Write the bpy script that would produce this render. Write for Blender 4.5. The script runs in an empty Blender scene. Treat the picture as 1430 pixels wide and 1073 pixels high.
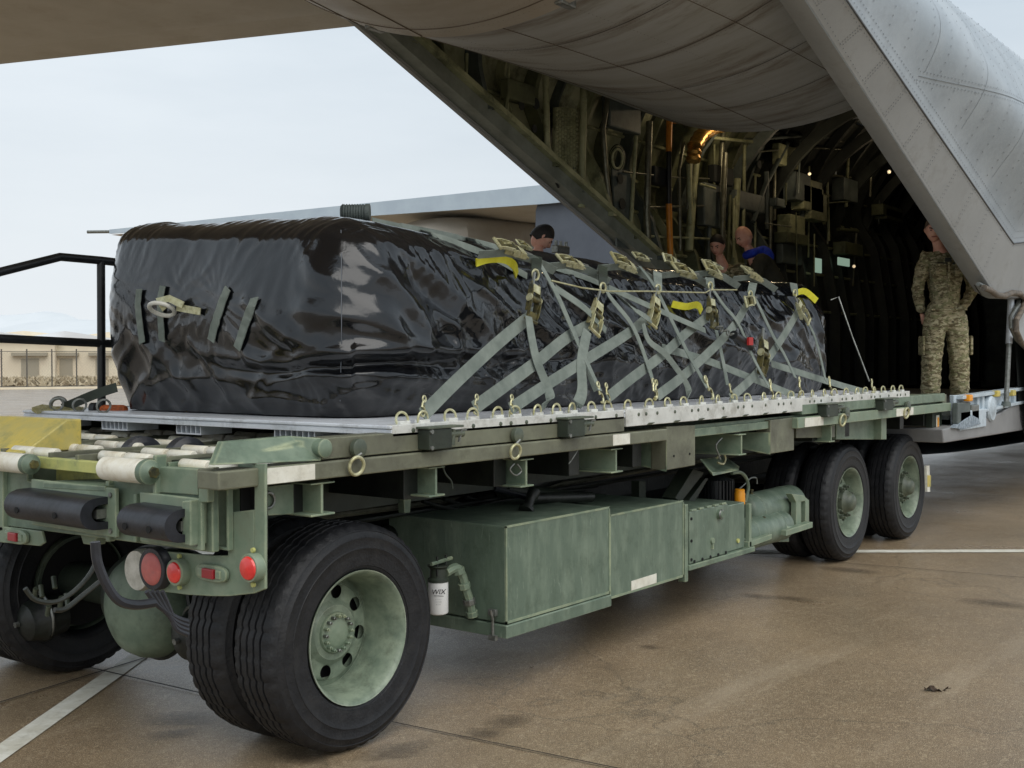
import bpy, bmesh, math, random
import numpy as np
from mathutils import Vector, Matrix
random.seed(7)
rng = np.random.RandomState(3)
scene = bpy.context.scene
COL = scene.collection
PI = math.pi

# ------------------------------------------------------------------ camera
F_PX, YAW, PITCH, ROLL = 1600.3, 0.657961, 0.019198, -0.003755
CAM = Vector((-4.034674, -3.262759, 1.550997))
fw = Vector((math.cos(YAW)*math.cos(PITCH), math.sin(YAW)*math.cos(PITCH), -math.sin(PITCH)))
r0 = Vector((math.sin(YAW), -math.cos(YAW), 0)); u0 = r0.cross(fw)
rt = r0*math.cos(ROLL) + u0*math.sin(ROLL); up = u0*math.cos(ROLL) - r0*math.sin(ROLL)
cd = bpy.data.cameras.new('camera'); cam = bpy.data.objects.new('camera', cd); COL.objects.link(cam)
cam.matrix_world = Matrix(((rt.x, up.x, -fw.x, CAM.x), (rt.y, up.y, -fw.y, CAM.y), (rt.z, up.z, -fw.z, CAM.z), (0, 0, 0, 1)))
cd.sensor_width = 36; cd.lens = F_PX/1430*36; cd.clip_end = 20000; cd.clip_start = .05
scene.camera = cam

def P(px, py, **k):
    """a point of the place seen at that spot of the photograph, on the plane x= / y= / z="""
    d = fw + rt*((px-715)/F_PX) - up*((py-536.5)/F_PX)
    a, v = list(k.items())[0]; i = 'xyz'.index(a)
    return CAM + d*((v-CAM[i])/d[i])

# ------------------------------------------------------------------ world, sun, exposure
SUN_EL, SUN_AZ = math.radians(52), math.radians(-115)      # azimuth of the sun measured from +X towards +Y
w = bpy.data.worlds.new('World'); scene.world = w; w.use_nodes = True
nt = w.node_tree; N = nt.nodes; L = nt.links; N.clear()
def wn(t, **k):
    n = N.new(t)
    for a, b in k.items(): setattr(n, a, b)
    return n
sky = wn('ShaderNodeTexSky', sky_type='NISHITA', sun_disc=False, sun_elevation=SUN_EL, sun_rotation=PI/2-SUN_AZ)
sky.dust_density = 4; sky.air_density = 1.2
tc = wn('ShaderNodeTexCoord'); sep = wn('ShaderNodeSeparateXYZ')
L.new(tc.outputs['Generated'], sep.inputs[0])
mp = wn('ShaderNodeMapping'); mp.inputs['Scale'].default_value = (1, 1, 4.5)
L.new(tc.outputs['Generated'], mp.inputs[0])
nz = wn('ShaderNodeTexNoise'); nz.inputs['Scale'].default_value = 1.5; nz.inputs['Detail'].default_value = 6; nz.inputs['Roughness'].default_value = .55
L.new(mp.outputs[0], nz.inputs['Vector'])
cr = wn('ShaderNodeValToRGB')
cr.color_ramp.elements[0].position = .28; cr.color_ramp.elements[0].color = (.50, .59, .67, 1)
cr.color_ramp.elements[1].position = .72; cr.color_ramp.elements[1].color = (.74, .81, .87, 1)
L.new(nz.outputs['Fac'], cr.inputs[0])
hz = wn('ShaderNodeMapRange'); hz.inputs['From Min'].default_value = 0; hz.inputs['From Max'].default_value = .3; hz.inputs['To Min'].default_value = 1; hz.inputs['To Max'].default_value = 0
L.new(sep.outputs['Z'], hz.inputs['Value'])
mh = wn('ShaderNodeMixRGB'); mh.inputs['Color2'].default_value = (.80, .84, .87, 1)
L.new(hz.outputs[0], mh.inputs['Fac']); L.new(cr.outputs[0], mh.inputs['Color1'])
bg1 = wn('ShaderNodeBackground'); bg1.inputs['Strength'].default_value = .05; L.new(sky.outputs[0], bg1.inputs[0])
bg2 = wn('ShaderNodeBackground'); bg2.inputs['Strength'].default_value = .82; L.new(mh.outputs[0], bg2.inputs[0])
mx = wn('ShaderNodeMixShader'); mx.inputs[0].default_value = .93
out = wn('ShaderNodeOutputWorld')
L.new(bg1.outputs[0], mx.inputs[1]); L.new(bg2.outputs[0], mx.inputs[2]); L.new(mx.outputs[0], out.inputs[0])
sd = bpy.data.lights.new('sun', 'SUN'); sd.energy = 1.4; sd.angle = math.radians(60); sd.color = (1, .96, .9)
sun = bpy.data.objects.new('sun', sd); COL.objects.link(sun)
sdir = Vector((math.cos(SUN_EL)*math.cos(SUN_AZ), math.cos(SUN_EL)*math.sin(SUN_AZ), math.sin(SUN_EL)))
sun.rotation_euler = sdir.to_track_quat('Z', 'Y').to_euler()
vs = scene.view_settings
vs.view_transform = 'Standard'; vs.look = 'None'; vs.exposure = 0.45; vs.gamma = 1; vs.use_curve_mapping = False
scene.cycles.max_bounces = 8; scene.cycles.diffuse_bounces = 4
scene.cycles.use_denoising = True

# ------------------------------------------------------------------ materials
def s2l(r, g, b):
    f = lambda c: (c/255/12.92) if c/255 <= .04045 else ((c/255+.055)/1.055)**2.4
    return (f(r), f(g), f(b), 1)
MATS = {}
def mat(name, base, rough=.6, metal=0, var=None, vscale=3, bump=0, bscale=40, spec=.5, edge=None, scratch=None, coat=0, streak=False, dirt=None, dirt_amt=.5, dscale=1.5, emit=None, estr=0, detail=6, vpos=(.38, .62)):
    m = bpy.data.materials.new(name); m.use_nodes = True
    n = m.node_tree.nodes; l = m.node_tree.links
    b = n['Principled BSDF']; b.inputs['Base Color'].default_value = base; b.inputs['Roughness'].default_value = rough
    b.inputs['Metallic'].default_value = metal; b.inputs['Specular IOR Level'].default_value = spec; b.inputs['Coat Weight'].default_value = coat
    t = n.new('ShaderNodeTexCoord'); vec = t.outputs['Object']
    if streak:
        mpn = n.new('ShaderNodeMapping'); mpn.inputs['Scale'].default_value = streak; l.new(vec, mpn.inputs[0]); svec = mpn.outputs[0]
    else: svec = vec
    col = None
    if var:
        a = n.new('ShaderNodeTexNoise'); a.inputs['Scale'].default_value = vscale; a.inputs['Detail'].default_value = detail; a.inputs['Roughness'].default_value = .65
        l.new(svec, a.inputs['Vector'])
        c = n.new('ShaderNodeValToRGB'); c.color_ramp.elements[0].position = vpos[0]; c.color_ramp.elements[1].position = vpos[1]
        c.color_ramp.elements[0].color = base; c.color_ramp.elements[1].color = var
        l.new(a.outputs['Fac'], c.inputs[0]); col = c.outputs[0]
    if dirt:
        a = n.new('ShaderNodeTexNoise'); a.inputs['Scale'].default_value = dscale; a.inputs['Detail'].default_value = 8; a.inputs['Roughness'].default_value = .75
        l.new(svec if name == 'aircraft_belly_streaked' else vec, a.inputs['Vector'])
        mr = n.new('ShaderNodeMapRange'); mr.inputs['From Min'].default_value = .5; mr.inputs['From Max'].default_value = .68; mr.inputs['To Max'].default_value = dirt_amt
        l.new(a.outputs['Fac'], mr.inputs['Value'])
        x = n.new('ShaderNodeMixRGB'); l.new(mr.outputs[0], x.inputs['Fac'])
        if col: l.new(col, x.inputs['Color1'])
        else: x.inputs['Color1'].default_value = base
        x.inputs['Color2'].default_value = dirt; col = x.outputs[0]
        ra = n.new('ShaderNodeMapRange'); ra.inputs['To Min'].default_value = rough-.08; ra.inputs['To Max'].default_value = rough+.15
        l.new(a.outputs['Fac'], ra.inputs['Value']); l.new(ra.outputs[0], b.inputs['Roughness'])
    if scratch:
        sm_ = n.new('ShaderNodeMapping'); sm_.inputs['Scale'].default_value = (9, 9, 1.3); sm_.inputs['Rotation'].default_value = (.25, .35, .1); l.new(vec, sm_.inputs[0])
        sn = n.new('ShaderNodeTexNoise'); sn.inputs['Scale'].default_value = 5; sn.inputs['Detail'].default_value = 7; sn.inputs['Roughness'].default_value = .8; sn.inputs['Distortion'].default_value = .8; l.new(sm_.outputs[0], sn.inputs['Vector'])
        s2 = n.new('ShaderNodeMapRange'); s2.inputs['From Min'].default_value = .60; s2.inputs['From Max'].default_value = .68; s2.inputs['To Max'].default_value = .7; l.new(sn.outputs['Fac'], s2.inputs['Value'])
        x = n.new('ShaderNodeMixRGB'); l.new(s2.outputs[0], x.inputs['Fac']); l.new(col, x.inputs['Color1']); x.inputs['Color2'].default_value = scratch; col = x.outputs[0]
    if edge:      # paint rubbed off along real edges
        bv = n.new('ShaderNodeBevel'); bv.samples = 4; bv.inputs['Radius'].default_value = edge[1]
        ge = n.new('ShaderNodeNewGeometry'); dt = n.new('ShaderNodeVectorMath'); dt.operation = 'DOT_PRODUCT'; l.new(bv.outputs[0], dt.inputs[0]); l.new(ge.outputs['Normal'], dt.inputs[1])
        er = n.new('ShaderNodeMapRange'); er.inputs['From Min'].default_value = .985; er.inputs['From Max'].default_value = .86; l.new(dt.outputs['Value'], er.inputs['Value'])
        en = n.new('ShaderNodeTexNoise'); en.inputs['Scale'].default_value = 11; en.inputs['Detail'].default_value = 6; l.new(vec, en.inputs['Vector'])
        e2 = n.new('ShaderNodeMapRange'); e2.inputs['From Min'].default_value = .4; e2.inputs['From Max'].default_value = .6; e2.inputs['To Max'].default_value = .8; l.new(en.outputs['Fac'], e2.inputs['Value'])
        em = n.new('ShaderNodeMath'); em.operation = 'MULTIPLY'; l.new(er.outputs[0], em.inputs[0]); l.new(e2.outputs[0], em.inputs[1])
        x = n.new('ShaderNodeMixRGB'); l.new(em.outputs[0], x.inputs['Fac'])
        if col: l.new(col, x.inputs['Color1'])
        else: x.inputs['Color1'].default_value = base
        x.inputs['Color2'].default_value = edge[0]; col = x.outputs[0]
    if col: l.new(col, b.inputs['Base Color'])
    if bump:
        a = n.new('ShaderNodeTexNoise'); a.inputs['Scale'].default_value = bscale; a.inputs['Detail'].default_value = 4
        l.new(svec, a.inputs['Vector'])
        bp = n.new('ShaderNodeBump'); bp.inputs['Strength'].default_value = bump; bp.inputs['Distance'].default_value = .01
        l.new(a.outputs['Fac'], bp.inputs['Height']); l.new(bp.outputs[0], b.inputs['Normal'])
    if emit:
        b.inputs['Emission Color'].default_value = emit; b.inputs['Emission Strength'].default_value = estr
    MATS[name] = m
    return m
GREEN = mat('green_paint', s2l(98, 115, 98), .45, edge=(s2l(176, 182, 146), .012), var=s2l(120, 135, 116), vscale=9, dirt=s2l(62, 66, 52), dirt_amt=.55, dscale=4, bump=.15, bscale=25)
GREENL = mat('light_green_paint', s2l(113, 130, 110), .45, edge=(s2l(176, 182, 146), .012), var=s2l(136, 149, 128), vscale=10, dirt=s2l(78, 84, 62), dirt_amt=.5, dscale=5, bump=.15, bscale=25)
TANKG = mat('tank_green_paint', s2l(96, 112, 97), .38, edge=(s2l(180, 190, 168), .008), scratch=s2l(152, 164, 148), var=s2l(130, 144, 126), vscale=3.5, streak=(3, 3, .8), vpos=(.45, .8), dirt=s2l(62, 76, 60), dirt_amt=.5, dscale=7, bump=.2, bscale=14)
OLIVE = mat('olive_brown_paint', s2l(92, 92, 78), .45, edge=(s2l(156, 156, 128), .01), var=s2l(120, 122, 102), vscale=1.6, dirt=s2l(60, 58, 46), dirt_amt=.5, dscale=6, bump=.15, bscale=25)
DARKG = mat('dark_green_paint', s2l(38, 46, 38), .5, var=s2l(52, 60, 48), vscale=6, dirt=s2l(36, 36, 30), dirt_amt=.6, dscale=5, bump=.2, bscale=30)
GREASE_SHADE = mat('greasy_shaded_underside', s2l(18, 21, 19), .45, var=s2l(34, 38, 33), vscale=8, bump=.3, bscale=30)  # grease colour deepened so it also carries the shadow under the truck
YELLOW = mat('worn_yellow_paint', s2l(214, 190, 88), .45, edge=(s2l(232, 218, 150), .01), var=s2l(190, 176, 104), vscale=5, dirt=s2l(124, 132, 96), dirt_amt=.75, dscale=6, bump=.1)
YPALE = mat('pale_yellow_paint', s2l(196, 194, 118), .5, var=s2l(172, 178, 110), vscale=7, dirt=s2l(120, 124, 100), dirt_amt=.8, dscale=9)
ROLLW = mat('roller_cream', s2l(238, 235, 222), .35, var=s2l(220, 212, 190), vscale=10, dirt=s2l(160, 140, 104), dirt_amt=.35, dscale=12)
WHITE = mat('white_tape', s2l(232, 230, 218), .5, var=s2l(212, 208, 192), vscale=9, dirt=s2l(140, 134, 116), dirt_amt=.35, dscale=14)
RUBBER = mat('tyre_rubber', s2l(22, 23, 26), .5, var=s2l(32, 33, 36), vscale=14, bump=.25, bscale=90, dirt=s2l(58, 54, 48), dirt_amt=.22, dscale=7, spec=.4)
BLACKR = mat('black_rubber', s2l(26, 28, 33), .4, var=s2l(44, 46, 53), vscale=9, bump=.15)
RIM = mat('rim_green', s2l(106, 120, 104), .4, edge=(s2l(186, 192, 172), .007), var=s2l(138, 150, 130), vscale=9, dirt=s2l(70, 76, 60), dirt_amt=.6, dscale=12, bump=.1)
HUBD = mat('dark_hub', s2l(72, 80, 68), .45, var=s2l(92, 98, 82), vscale=12, bump=.15)
ALU = mat('pallet_aluminium', s2l(208, 212, 218), .4, metal=.3, var=s2l(228, 231, 236), vscale=2.5, streak=(8, 1, 8), dirt=s2l(138, 138, 134), dirt_amt=.5, dscale=6, bump=.06)
ALUW = mat('rail_aluminium', s2l(206, 206, 200), .45, metal=.35, var=s2l(226, 226, 220), vscale=7, dirt=s2l(150, 146, 132), dirt_amt=.6, dscale=10)
STEEL = mat('grey_steel', s2l(140, 142, 138), .4, metal=.7, var=s2l(110, 112, 106), vscale=30)
ZINC = mat('zinc_yellow_steel', s2l(176, 168, 116), .38, metal=.65, var=s2l(210, 206, 168), vscale=22, dirt=s2l(96, 88, 56), dirt_amt=.7, dscale=30)
ZINCL = mat('pale_zinc_steel', s2l(206, 204, 170), .4, metal=.45, var=s2l(176, 172, 130), vscale=26, dirt=s2l(110, 104, 76), dirt_amt=.6, dscale=34)
BRASSY = mat('dark_brassy_steel', s2l(120, 112, 70), .42, metal=.6, var=s2l(70, 70, 58), vscale=26)
WEB = mat('grey_green_webbing', s2l(104, 113, 106), .8, var=s2l(128, 136, 128), vscale=8, bump=.35, bscale=220)
WEBY = mat('yellow_webbing', s2l(216, 208, 40), .7, var=s2l(232, 226, 70), vscale=12, bump=.2, bscale=200)
RED = mat('red_lens', s2l(216, 42, 40), .25, coat=.5, var=s2l(236, 62, 52), vscale=16, spec=.6)
REDD = mat('dark_red_lens', s2l(150, 30, 40), .3, coat=.4)
REDP = mat('faded_red_lens', s2l(184, 96, 92), .45, var=s2l(200, 112, 104), vscale=14, dirt=s2l(158, 108, 104), dirt_amt=.5, dscale=20)
CHROME = mat('lamp_reflector_silver', s2l(214, 214, 208), .28, metal=.6, var=s2l(180, 180, 172), vscale=18)
ORANGE = mat('orange_plastic', s2l(238, 152, 24), .4, var=s2l(248, 168, 40), vscale=12)
POLEO = mat('orange_pole_paint', s2l(214, 140, 44), .45, var=s2l(196, 120, 34), vscale=14)
BLK = mat('black_paint', s2l(20, 22, 24), .4, var=s2l(34, 36, 38), vscale=8, bump=.1)
DARK = mat('dark_metal_void_shade', s2l(10, 11, 12), .8)  # near black: dark metal, and shade painted into openings
ACG = mat('aircraft_grey_skin', s2l(156, 166, 174), .45, var=s2l(172, 181, 188), vscale=1.1, dirt=s2l(146, 153, 160), dirt_amt=.5, dscale=5, bump=.05, bscale=6)
ACSTRIP = mat('aircraft_grey_sill', s2l(150, 152, 152), .5, var=s2l(162, 164, 164), vscale=2, dirt=s2l(128, 128, 124), dirt_amt=.6, dscale=4)
ACBELLY = mat('aircraft_belly_streaked', s2l(178, 180, 180), .5, var=s2l(166, 166, 162), vscale=1.6, streak=(2.8, .35, 2), dirt=s2l(96, 72, 44), dirt_amt=.75, dscale=.8, bump=.03, bscale=5)
ACTAN = mat('aircraft_underside_light', s2l(206, 200, 190), .6, var=s2l(194, 188, 176), vscale=.8, dirt=s2l(180, 168, 152), dirt_amt=.5, dscale=1.4)
FLAPB = mat('flap_sky_lit', s2l(186, 200, 212), .4, var=s2l(196, 210, 220), vscale=2)  # pale blue has the sky's light on the flap painted in
INT = mat('interior_green', s2l(112, 116, 86), .6, var=s2l(84, 88, 66), vscale=2.6, dirt=s2l(34, 34, 28), dirt_amt=.8, dscale=3.5, bump=.3, bscale=9)
INTL = mat('interior_frame_green', s2l(172, 174, 138), .55, var=s2l(136, 140, 106), vscale=4, dirt=s2l(52, 52, 40), dirt_amt=.7, dscale=5)
INTG = mat('interior_grey', s2l(98, 106, 102), .55, var=s2l(74, 82, 80), vscale=5, bump=.2)
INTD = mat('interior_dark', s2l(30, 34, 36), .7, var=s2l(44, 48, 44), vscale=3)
PIPE = mat('pipe_metal', s2l(128, 128, 112), .4, metal=.5, var=s2l(96, 96, 82), vscale=14)
REDM = mat('red_metal', s2l(170, 34, 30), .5)
SKIN = mat('skin', s2l(226, 178, 156), .5, var=s2l(214, 154, 134), vscale=16, spec=.4)
HAIRD = mat('dark_hair', s2l(26, 22, 20), .6, bump=.5, bscale=120)
LIPS = mat('lips', s2l(150, 84, 78), .5)
HAIRB = mat('cropped_brown_hair', s2l(82, 64, 50), .7, bump=.4, bscale=150)
HAIRG = mat('short_grey_hair', s2l(150, 126, 108), .7)
BOOT = mat('tan_boot_leather', s2l(126, 104, 70), .7, var=s2l(104, 86, 58), vscale=20)
BLUE = mat('blue_cloth', s2l(30, 62, 190), .8, var=s2l(24, 48, 160), vscale=20, bump=.4, bscale=40)
COATD = mat('dark_olive_cloth', s2l(52, 50, 38), .85, var=s2l(40, 40, 32), vscale=12, bump=.5, bscale=30)
JACK = mat('black_cloth', s2l(24, 26, 30), .8, var=s2l(36, 38, 42), vscale=12, bump=.5, bscale=30)
BLDT = mat('tan_building_wall', s2l(228, 218, 194), .8, var=s2l(220, 206, 182), vscale=.3)
BLDW = mat('white_building_roof', s2l(222, 224, 226), .6)
BLDD = mat('building_opening_dark', s2l(160, 152, 134), .7)
SHRUB = mat('dry_shrubs', s2l(176, 160, 132), .9, var=s2l(196, 182, 154), vscale=1.5)
FENCEM = mat('fence_steel', s2l(96, 92, 84), .6)
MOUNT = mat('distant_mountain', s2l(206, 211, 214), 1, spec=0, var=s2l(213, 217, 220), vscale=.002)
LEAF = mat('dead_leaf', s2l(64, 48, 34), .8)
ORW = mat('orange_webbing', s2l(176, 84, 30), .8, var=s2l(120, 60, 28), vscale=40)
GLASS = mat('window_glass', s2l(180, 205, 190), .1, emit=s2l(170, 200, 180), estr=.35)
LAMP = mat('lamp_bulb', s2l(255, 225, 160), .3, emit=(1, .78, .45, 1), estr=9)
LAMPD = mat('small_lamp_bulb', s2l(255, 235, 200), .3, emit=(1, .82, .55, 1), estr=.35)

def camo():
    m = bpy.data.materials.new('camouflage_cloth'); m.use_nodes = True
    n = m.node_tree.nodes; l = m.node_tree.links; b = n['Principled BSDF']; b.inputs['Roughness'].default_value = .85
    t = n.new('ShaderNodeTexCoord'); mp_ = n.new('ShaderNodeMapping'); mp_.inputs['Scale'].default_value = (1, 1, 2.1); l.new(t.outputs['Object'], mp_.inputs[0])
    last = None
    cols = [s2l(150, 140, 110), s2l(122, 120, 86), s2l(100, 90, 64), s2l(168, 160, 130), s2l(78, 72, 54)]
    for i, (sc, th) in enumerate([(13, .5), (17, .54), (24, .57), (32, .62)]):
        a = n.new('ShaderNodeTexNoise'); a.noise_dimensions = '4D'; a.inputs['W'].default_value = i*3.1; a.inputs['Scale'].default_value = sc; a.inputs['Detail'].default_value = 3
        l.new(mp_.outputs[0], a.inputs['Vector'])
        c = n.new('ShaderNodeValToRGB'); c.color_ramp.elements[0].position = th-.015; c.color_ramp.elements[1].position = th+.015
        l.new(a.outputs['Fac'], c.inputs[0])
        x = n.new('ShaderNodeMixRGB'); l.new(c.outputs[0], x.inputs['Fac'])
        if last: l.new(last, x.inputs['Color1'])
        else: x.inputs['Color1'].default_value = cols[0]
        x.inputs['Color2'].default_value = cols[i+1]; last = x.outputs[0]
    l.new(last, b.inputs['Base Color'])
    a = n.new('ShaderNodeTexNoise'); a.inputs['Scale'].default_value = 14; a.inputs['Detail'].default_value = 5
    l.new(t.outputs['Object'], a.inputs['Vector'])
    bp = n.new('ShaderNodeBump'); bp.inputs['Strength'].default_value = .9; bp.inputs['Distance'].default_value = .03
    l.new(a.outputs['Fac'], bp.inputs['Height']); l.new(bp.outputs[0], b.inputs['Normal'])
    return m
CAMO = camo()

def ground_mat():
    m = bpy.data.materials.new('apron_concrete'); m.use_nodes = True
    n = m.node_tree.nodes; l = m.node_tree.links; b = n['Principled BSDF']
    t = n.new('ShaderNodeTexCoord'); v = t.outputs['Object']
    def noise(sc, det=6, ro=.6, vec=v):
        a = n.new('ShaderNodeTexNoise'); a.inputs['Scale'].default_value = sc; a.inputs['Detail'].default_value = det; a.inputs['Roughness'].default_value = ro
        l.new(vec, a.inputs['Vector']); return a.outputs['Fac']
    def ramp(f, p0, c0, p1, c1):
        c = n.new('ShaderNodeValToRGB'); e = c.color_ramp.elements; e[0].position = p0; e[0].color = c0; e[1].position = p1; e[1].color = c1
        l.new(f, c.inputs[0]); return c.outputs[0]
    def mixc(f, a, c, bt='MIX'):
        x = n.new('ShaderNodeMixRGB'); x.blend_type = bt
        if isinstance(f, float): x.inputs['Fac'].default_value = f
        else: l.new(f, x.inputs['Fac'])
        for i, q in (('Color1', a), ('Color2', c)):
            if isinstance(q, tuple): x.inputs[i].default_value = q
            else: l.new(q, x.inputs[i])
        return x.outputs[0]
    c = ramp(noise(.7, 9, .75), .34, s2l(100, 83, 64), .66, s2l(138, 117, 91))
    vo = n.new('ShaderNodeTexVoronoi'); vo.inputs['Scale'].default_value = 75; l.new(v, vo.inputs['Vector']); hs = n.new('ShaderNodeSeparateColor'); l.new(vo.outputs['Color'], hs.inputs[0])
    c = mixc(ramp(hs.outputs[0], .74, (0, 0, 0, 1), .97, (.34, .34, .34, 1)), c, s2l(196, 178, 148)); c = mixc(ramp(hs.outputs[1], .75, (0, 0, 0, 1), .97, (.34, .34, .34, 1)), c, s2l(78, 66, 52))
    dn = n.new('ShaderNodeTexNoise'); dn.inputs['Scale'].default_value = 1.3; dn.inputs['Detail'].default_value = 8; l.new(v, dn.inputs['Vector']); av = n.new('ShaderNodeVectorMath'); av.operation = 'ADD'; l.new(v, av.inputs[0]); l.new(dn.outputs['Color'], av.inputs[1])
    vc = n.new('ShaderNodeTexVoronoi'); vc.feature = 'DISTANCE_TO_EDGE'; vc.inputs['Scale'].default_value = .42; l.new(av.outputs[0], vc.inputs['Vector'])
    c = mixc(ramp(vc.outputs['Distance'], .0015, (.6, .6, .6, 1), .005, (0, 0, 0, 1)), c, s2l(60, 50, 40))
    c = mixc(ramp(noise(190, 3, .8), .54, (0, 0, 0, 1), .62, (1, 1, 1, 1)), c, s2l(222, 204, 172))
    c = mixc(ramp(noise(120, 3, .8), .34, (1, 1, 1, 1), .44, (0, 0, 0, 1)), c, s2l(88, 76, 60))
    c = mixc(ramp(noise(48, 4, .8), .58, (0, 0, 0, 1), .66, (.5, .5, .5, 1)), c, s2l(178, 158, 128))
    c = mixc(ramp(noise(1.7, 9, .75), .55, (0, 0, 0, 1), .75, (.55, .55, .55, 1)), c, s2l(120, 103, 82))
    mpp = n.new('ShaderNodeMapping'); mpp.inputs['Scale'].default_value = (.25, 1.6, 1); mpp.inputs['Rotation'].default_value = (0, 0, 1.2); l.new(v, mpp.inputs[0])
    c = mixc(ramp(noise(1.1, 8, .7, mpp.outputs[0]), .56, (0, 0, 0, 1), .72, (.5, .5, .5, 1)), c, s2l(178, 162, 138))
    l.new(c, b.inputs['Base Color'])
    rr = n.new('ShaderNodeMapRange'); rr.inputs['To Min'].default_value = .08; rr.inputs['To Max'].default_value = .6; l.new(noise(.8, 7, .7), rr.inputs['Value']); l.new(rr.outputs[0], b.inputs['Roughness'])
    bp = n.new('ShaderNodeBump'); bp.inputs['Strength'].default_value = .35; bp.inputs['Distance'].default_value = .004
    l.new(noise(150, 5, .7), bp.inputs['Height']); l.new(bp.outputs[0], b.inputs['Normal'])
    return m
def vinyl_mat():
    m = bpy.data.materials.new('black_vinyl'); m.use_nodes = True
    n = m.node_tree.nodes; l = m.node_tree.links; b = n['Principled BSDF']
    b.inputs['Base Color'].default_value = (.004, .0045, .006, 1); b.inputs['Roughness'].default_value = .2
    b.inputs['Specular IOR Level'].default_value = .5; b.inputs['Coat Weight'].default_value = .3; b.inputs['Coat Roughness'].default_value = .07
    t = n.new('ShaderNodeTexCoord')
    a = n.new('ShaderNodeTexNoise'); a.inputs['Scale'].default_value = 5; a.inputs['Detail'].default_value = 6; l.new(t.outputs['Object'], a.inputs['Vector'])
    mr = n.new('ShaderNodeMapRange'); mr.inputs['From Min'].default_value = .3; mr.inputs['From Max'].default_value = .7; mr.inputs['To Min'].default_value = .1; mr.inputs['To Max'].default_value = .22
    l.new(a.outputs['Fac'], mr.inputs['Value']); l.new(mr.outputs[0], b.inputs['Roughness'])
    a2 = n.new('ShaderNodeTexNoise'); a2.inputs['Scale'].default_value = 26; a2.inputs['Detail'].default_value = 5; a2.inputs['Distortion'].default_value = 1.5; l.new(t.outputs['Object'], a2.inputs['Vector'])
    bp = n.new('ShaderNodeBump'); bp.inputs['Strength'].default_value = .1; bp.inputs['Distance'].default_value = .012
    l.new(a2.outputs['Fac'], bp.inputs['Height']); l.new(bp.outputs[0], b.inputs['Normal'])
    return m
CONC = ground_mat(); VINYL = vinyl_mat()

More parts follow.
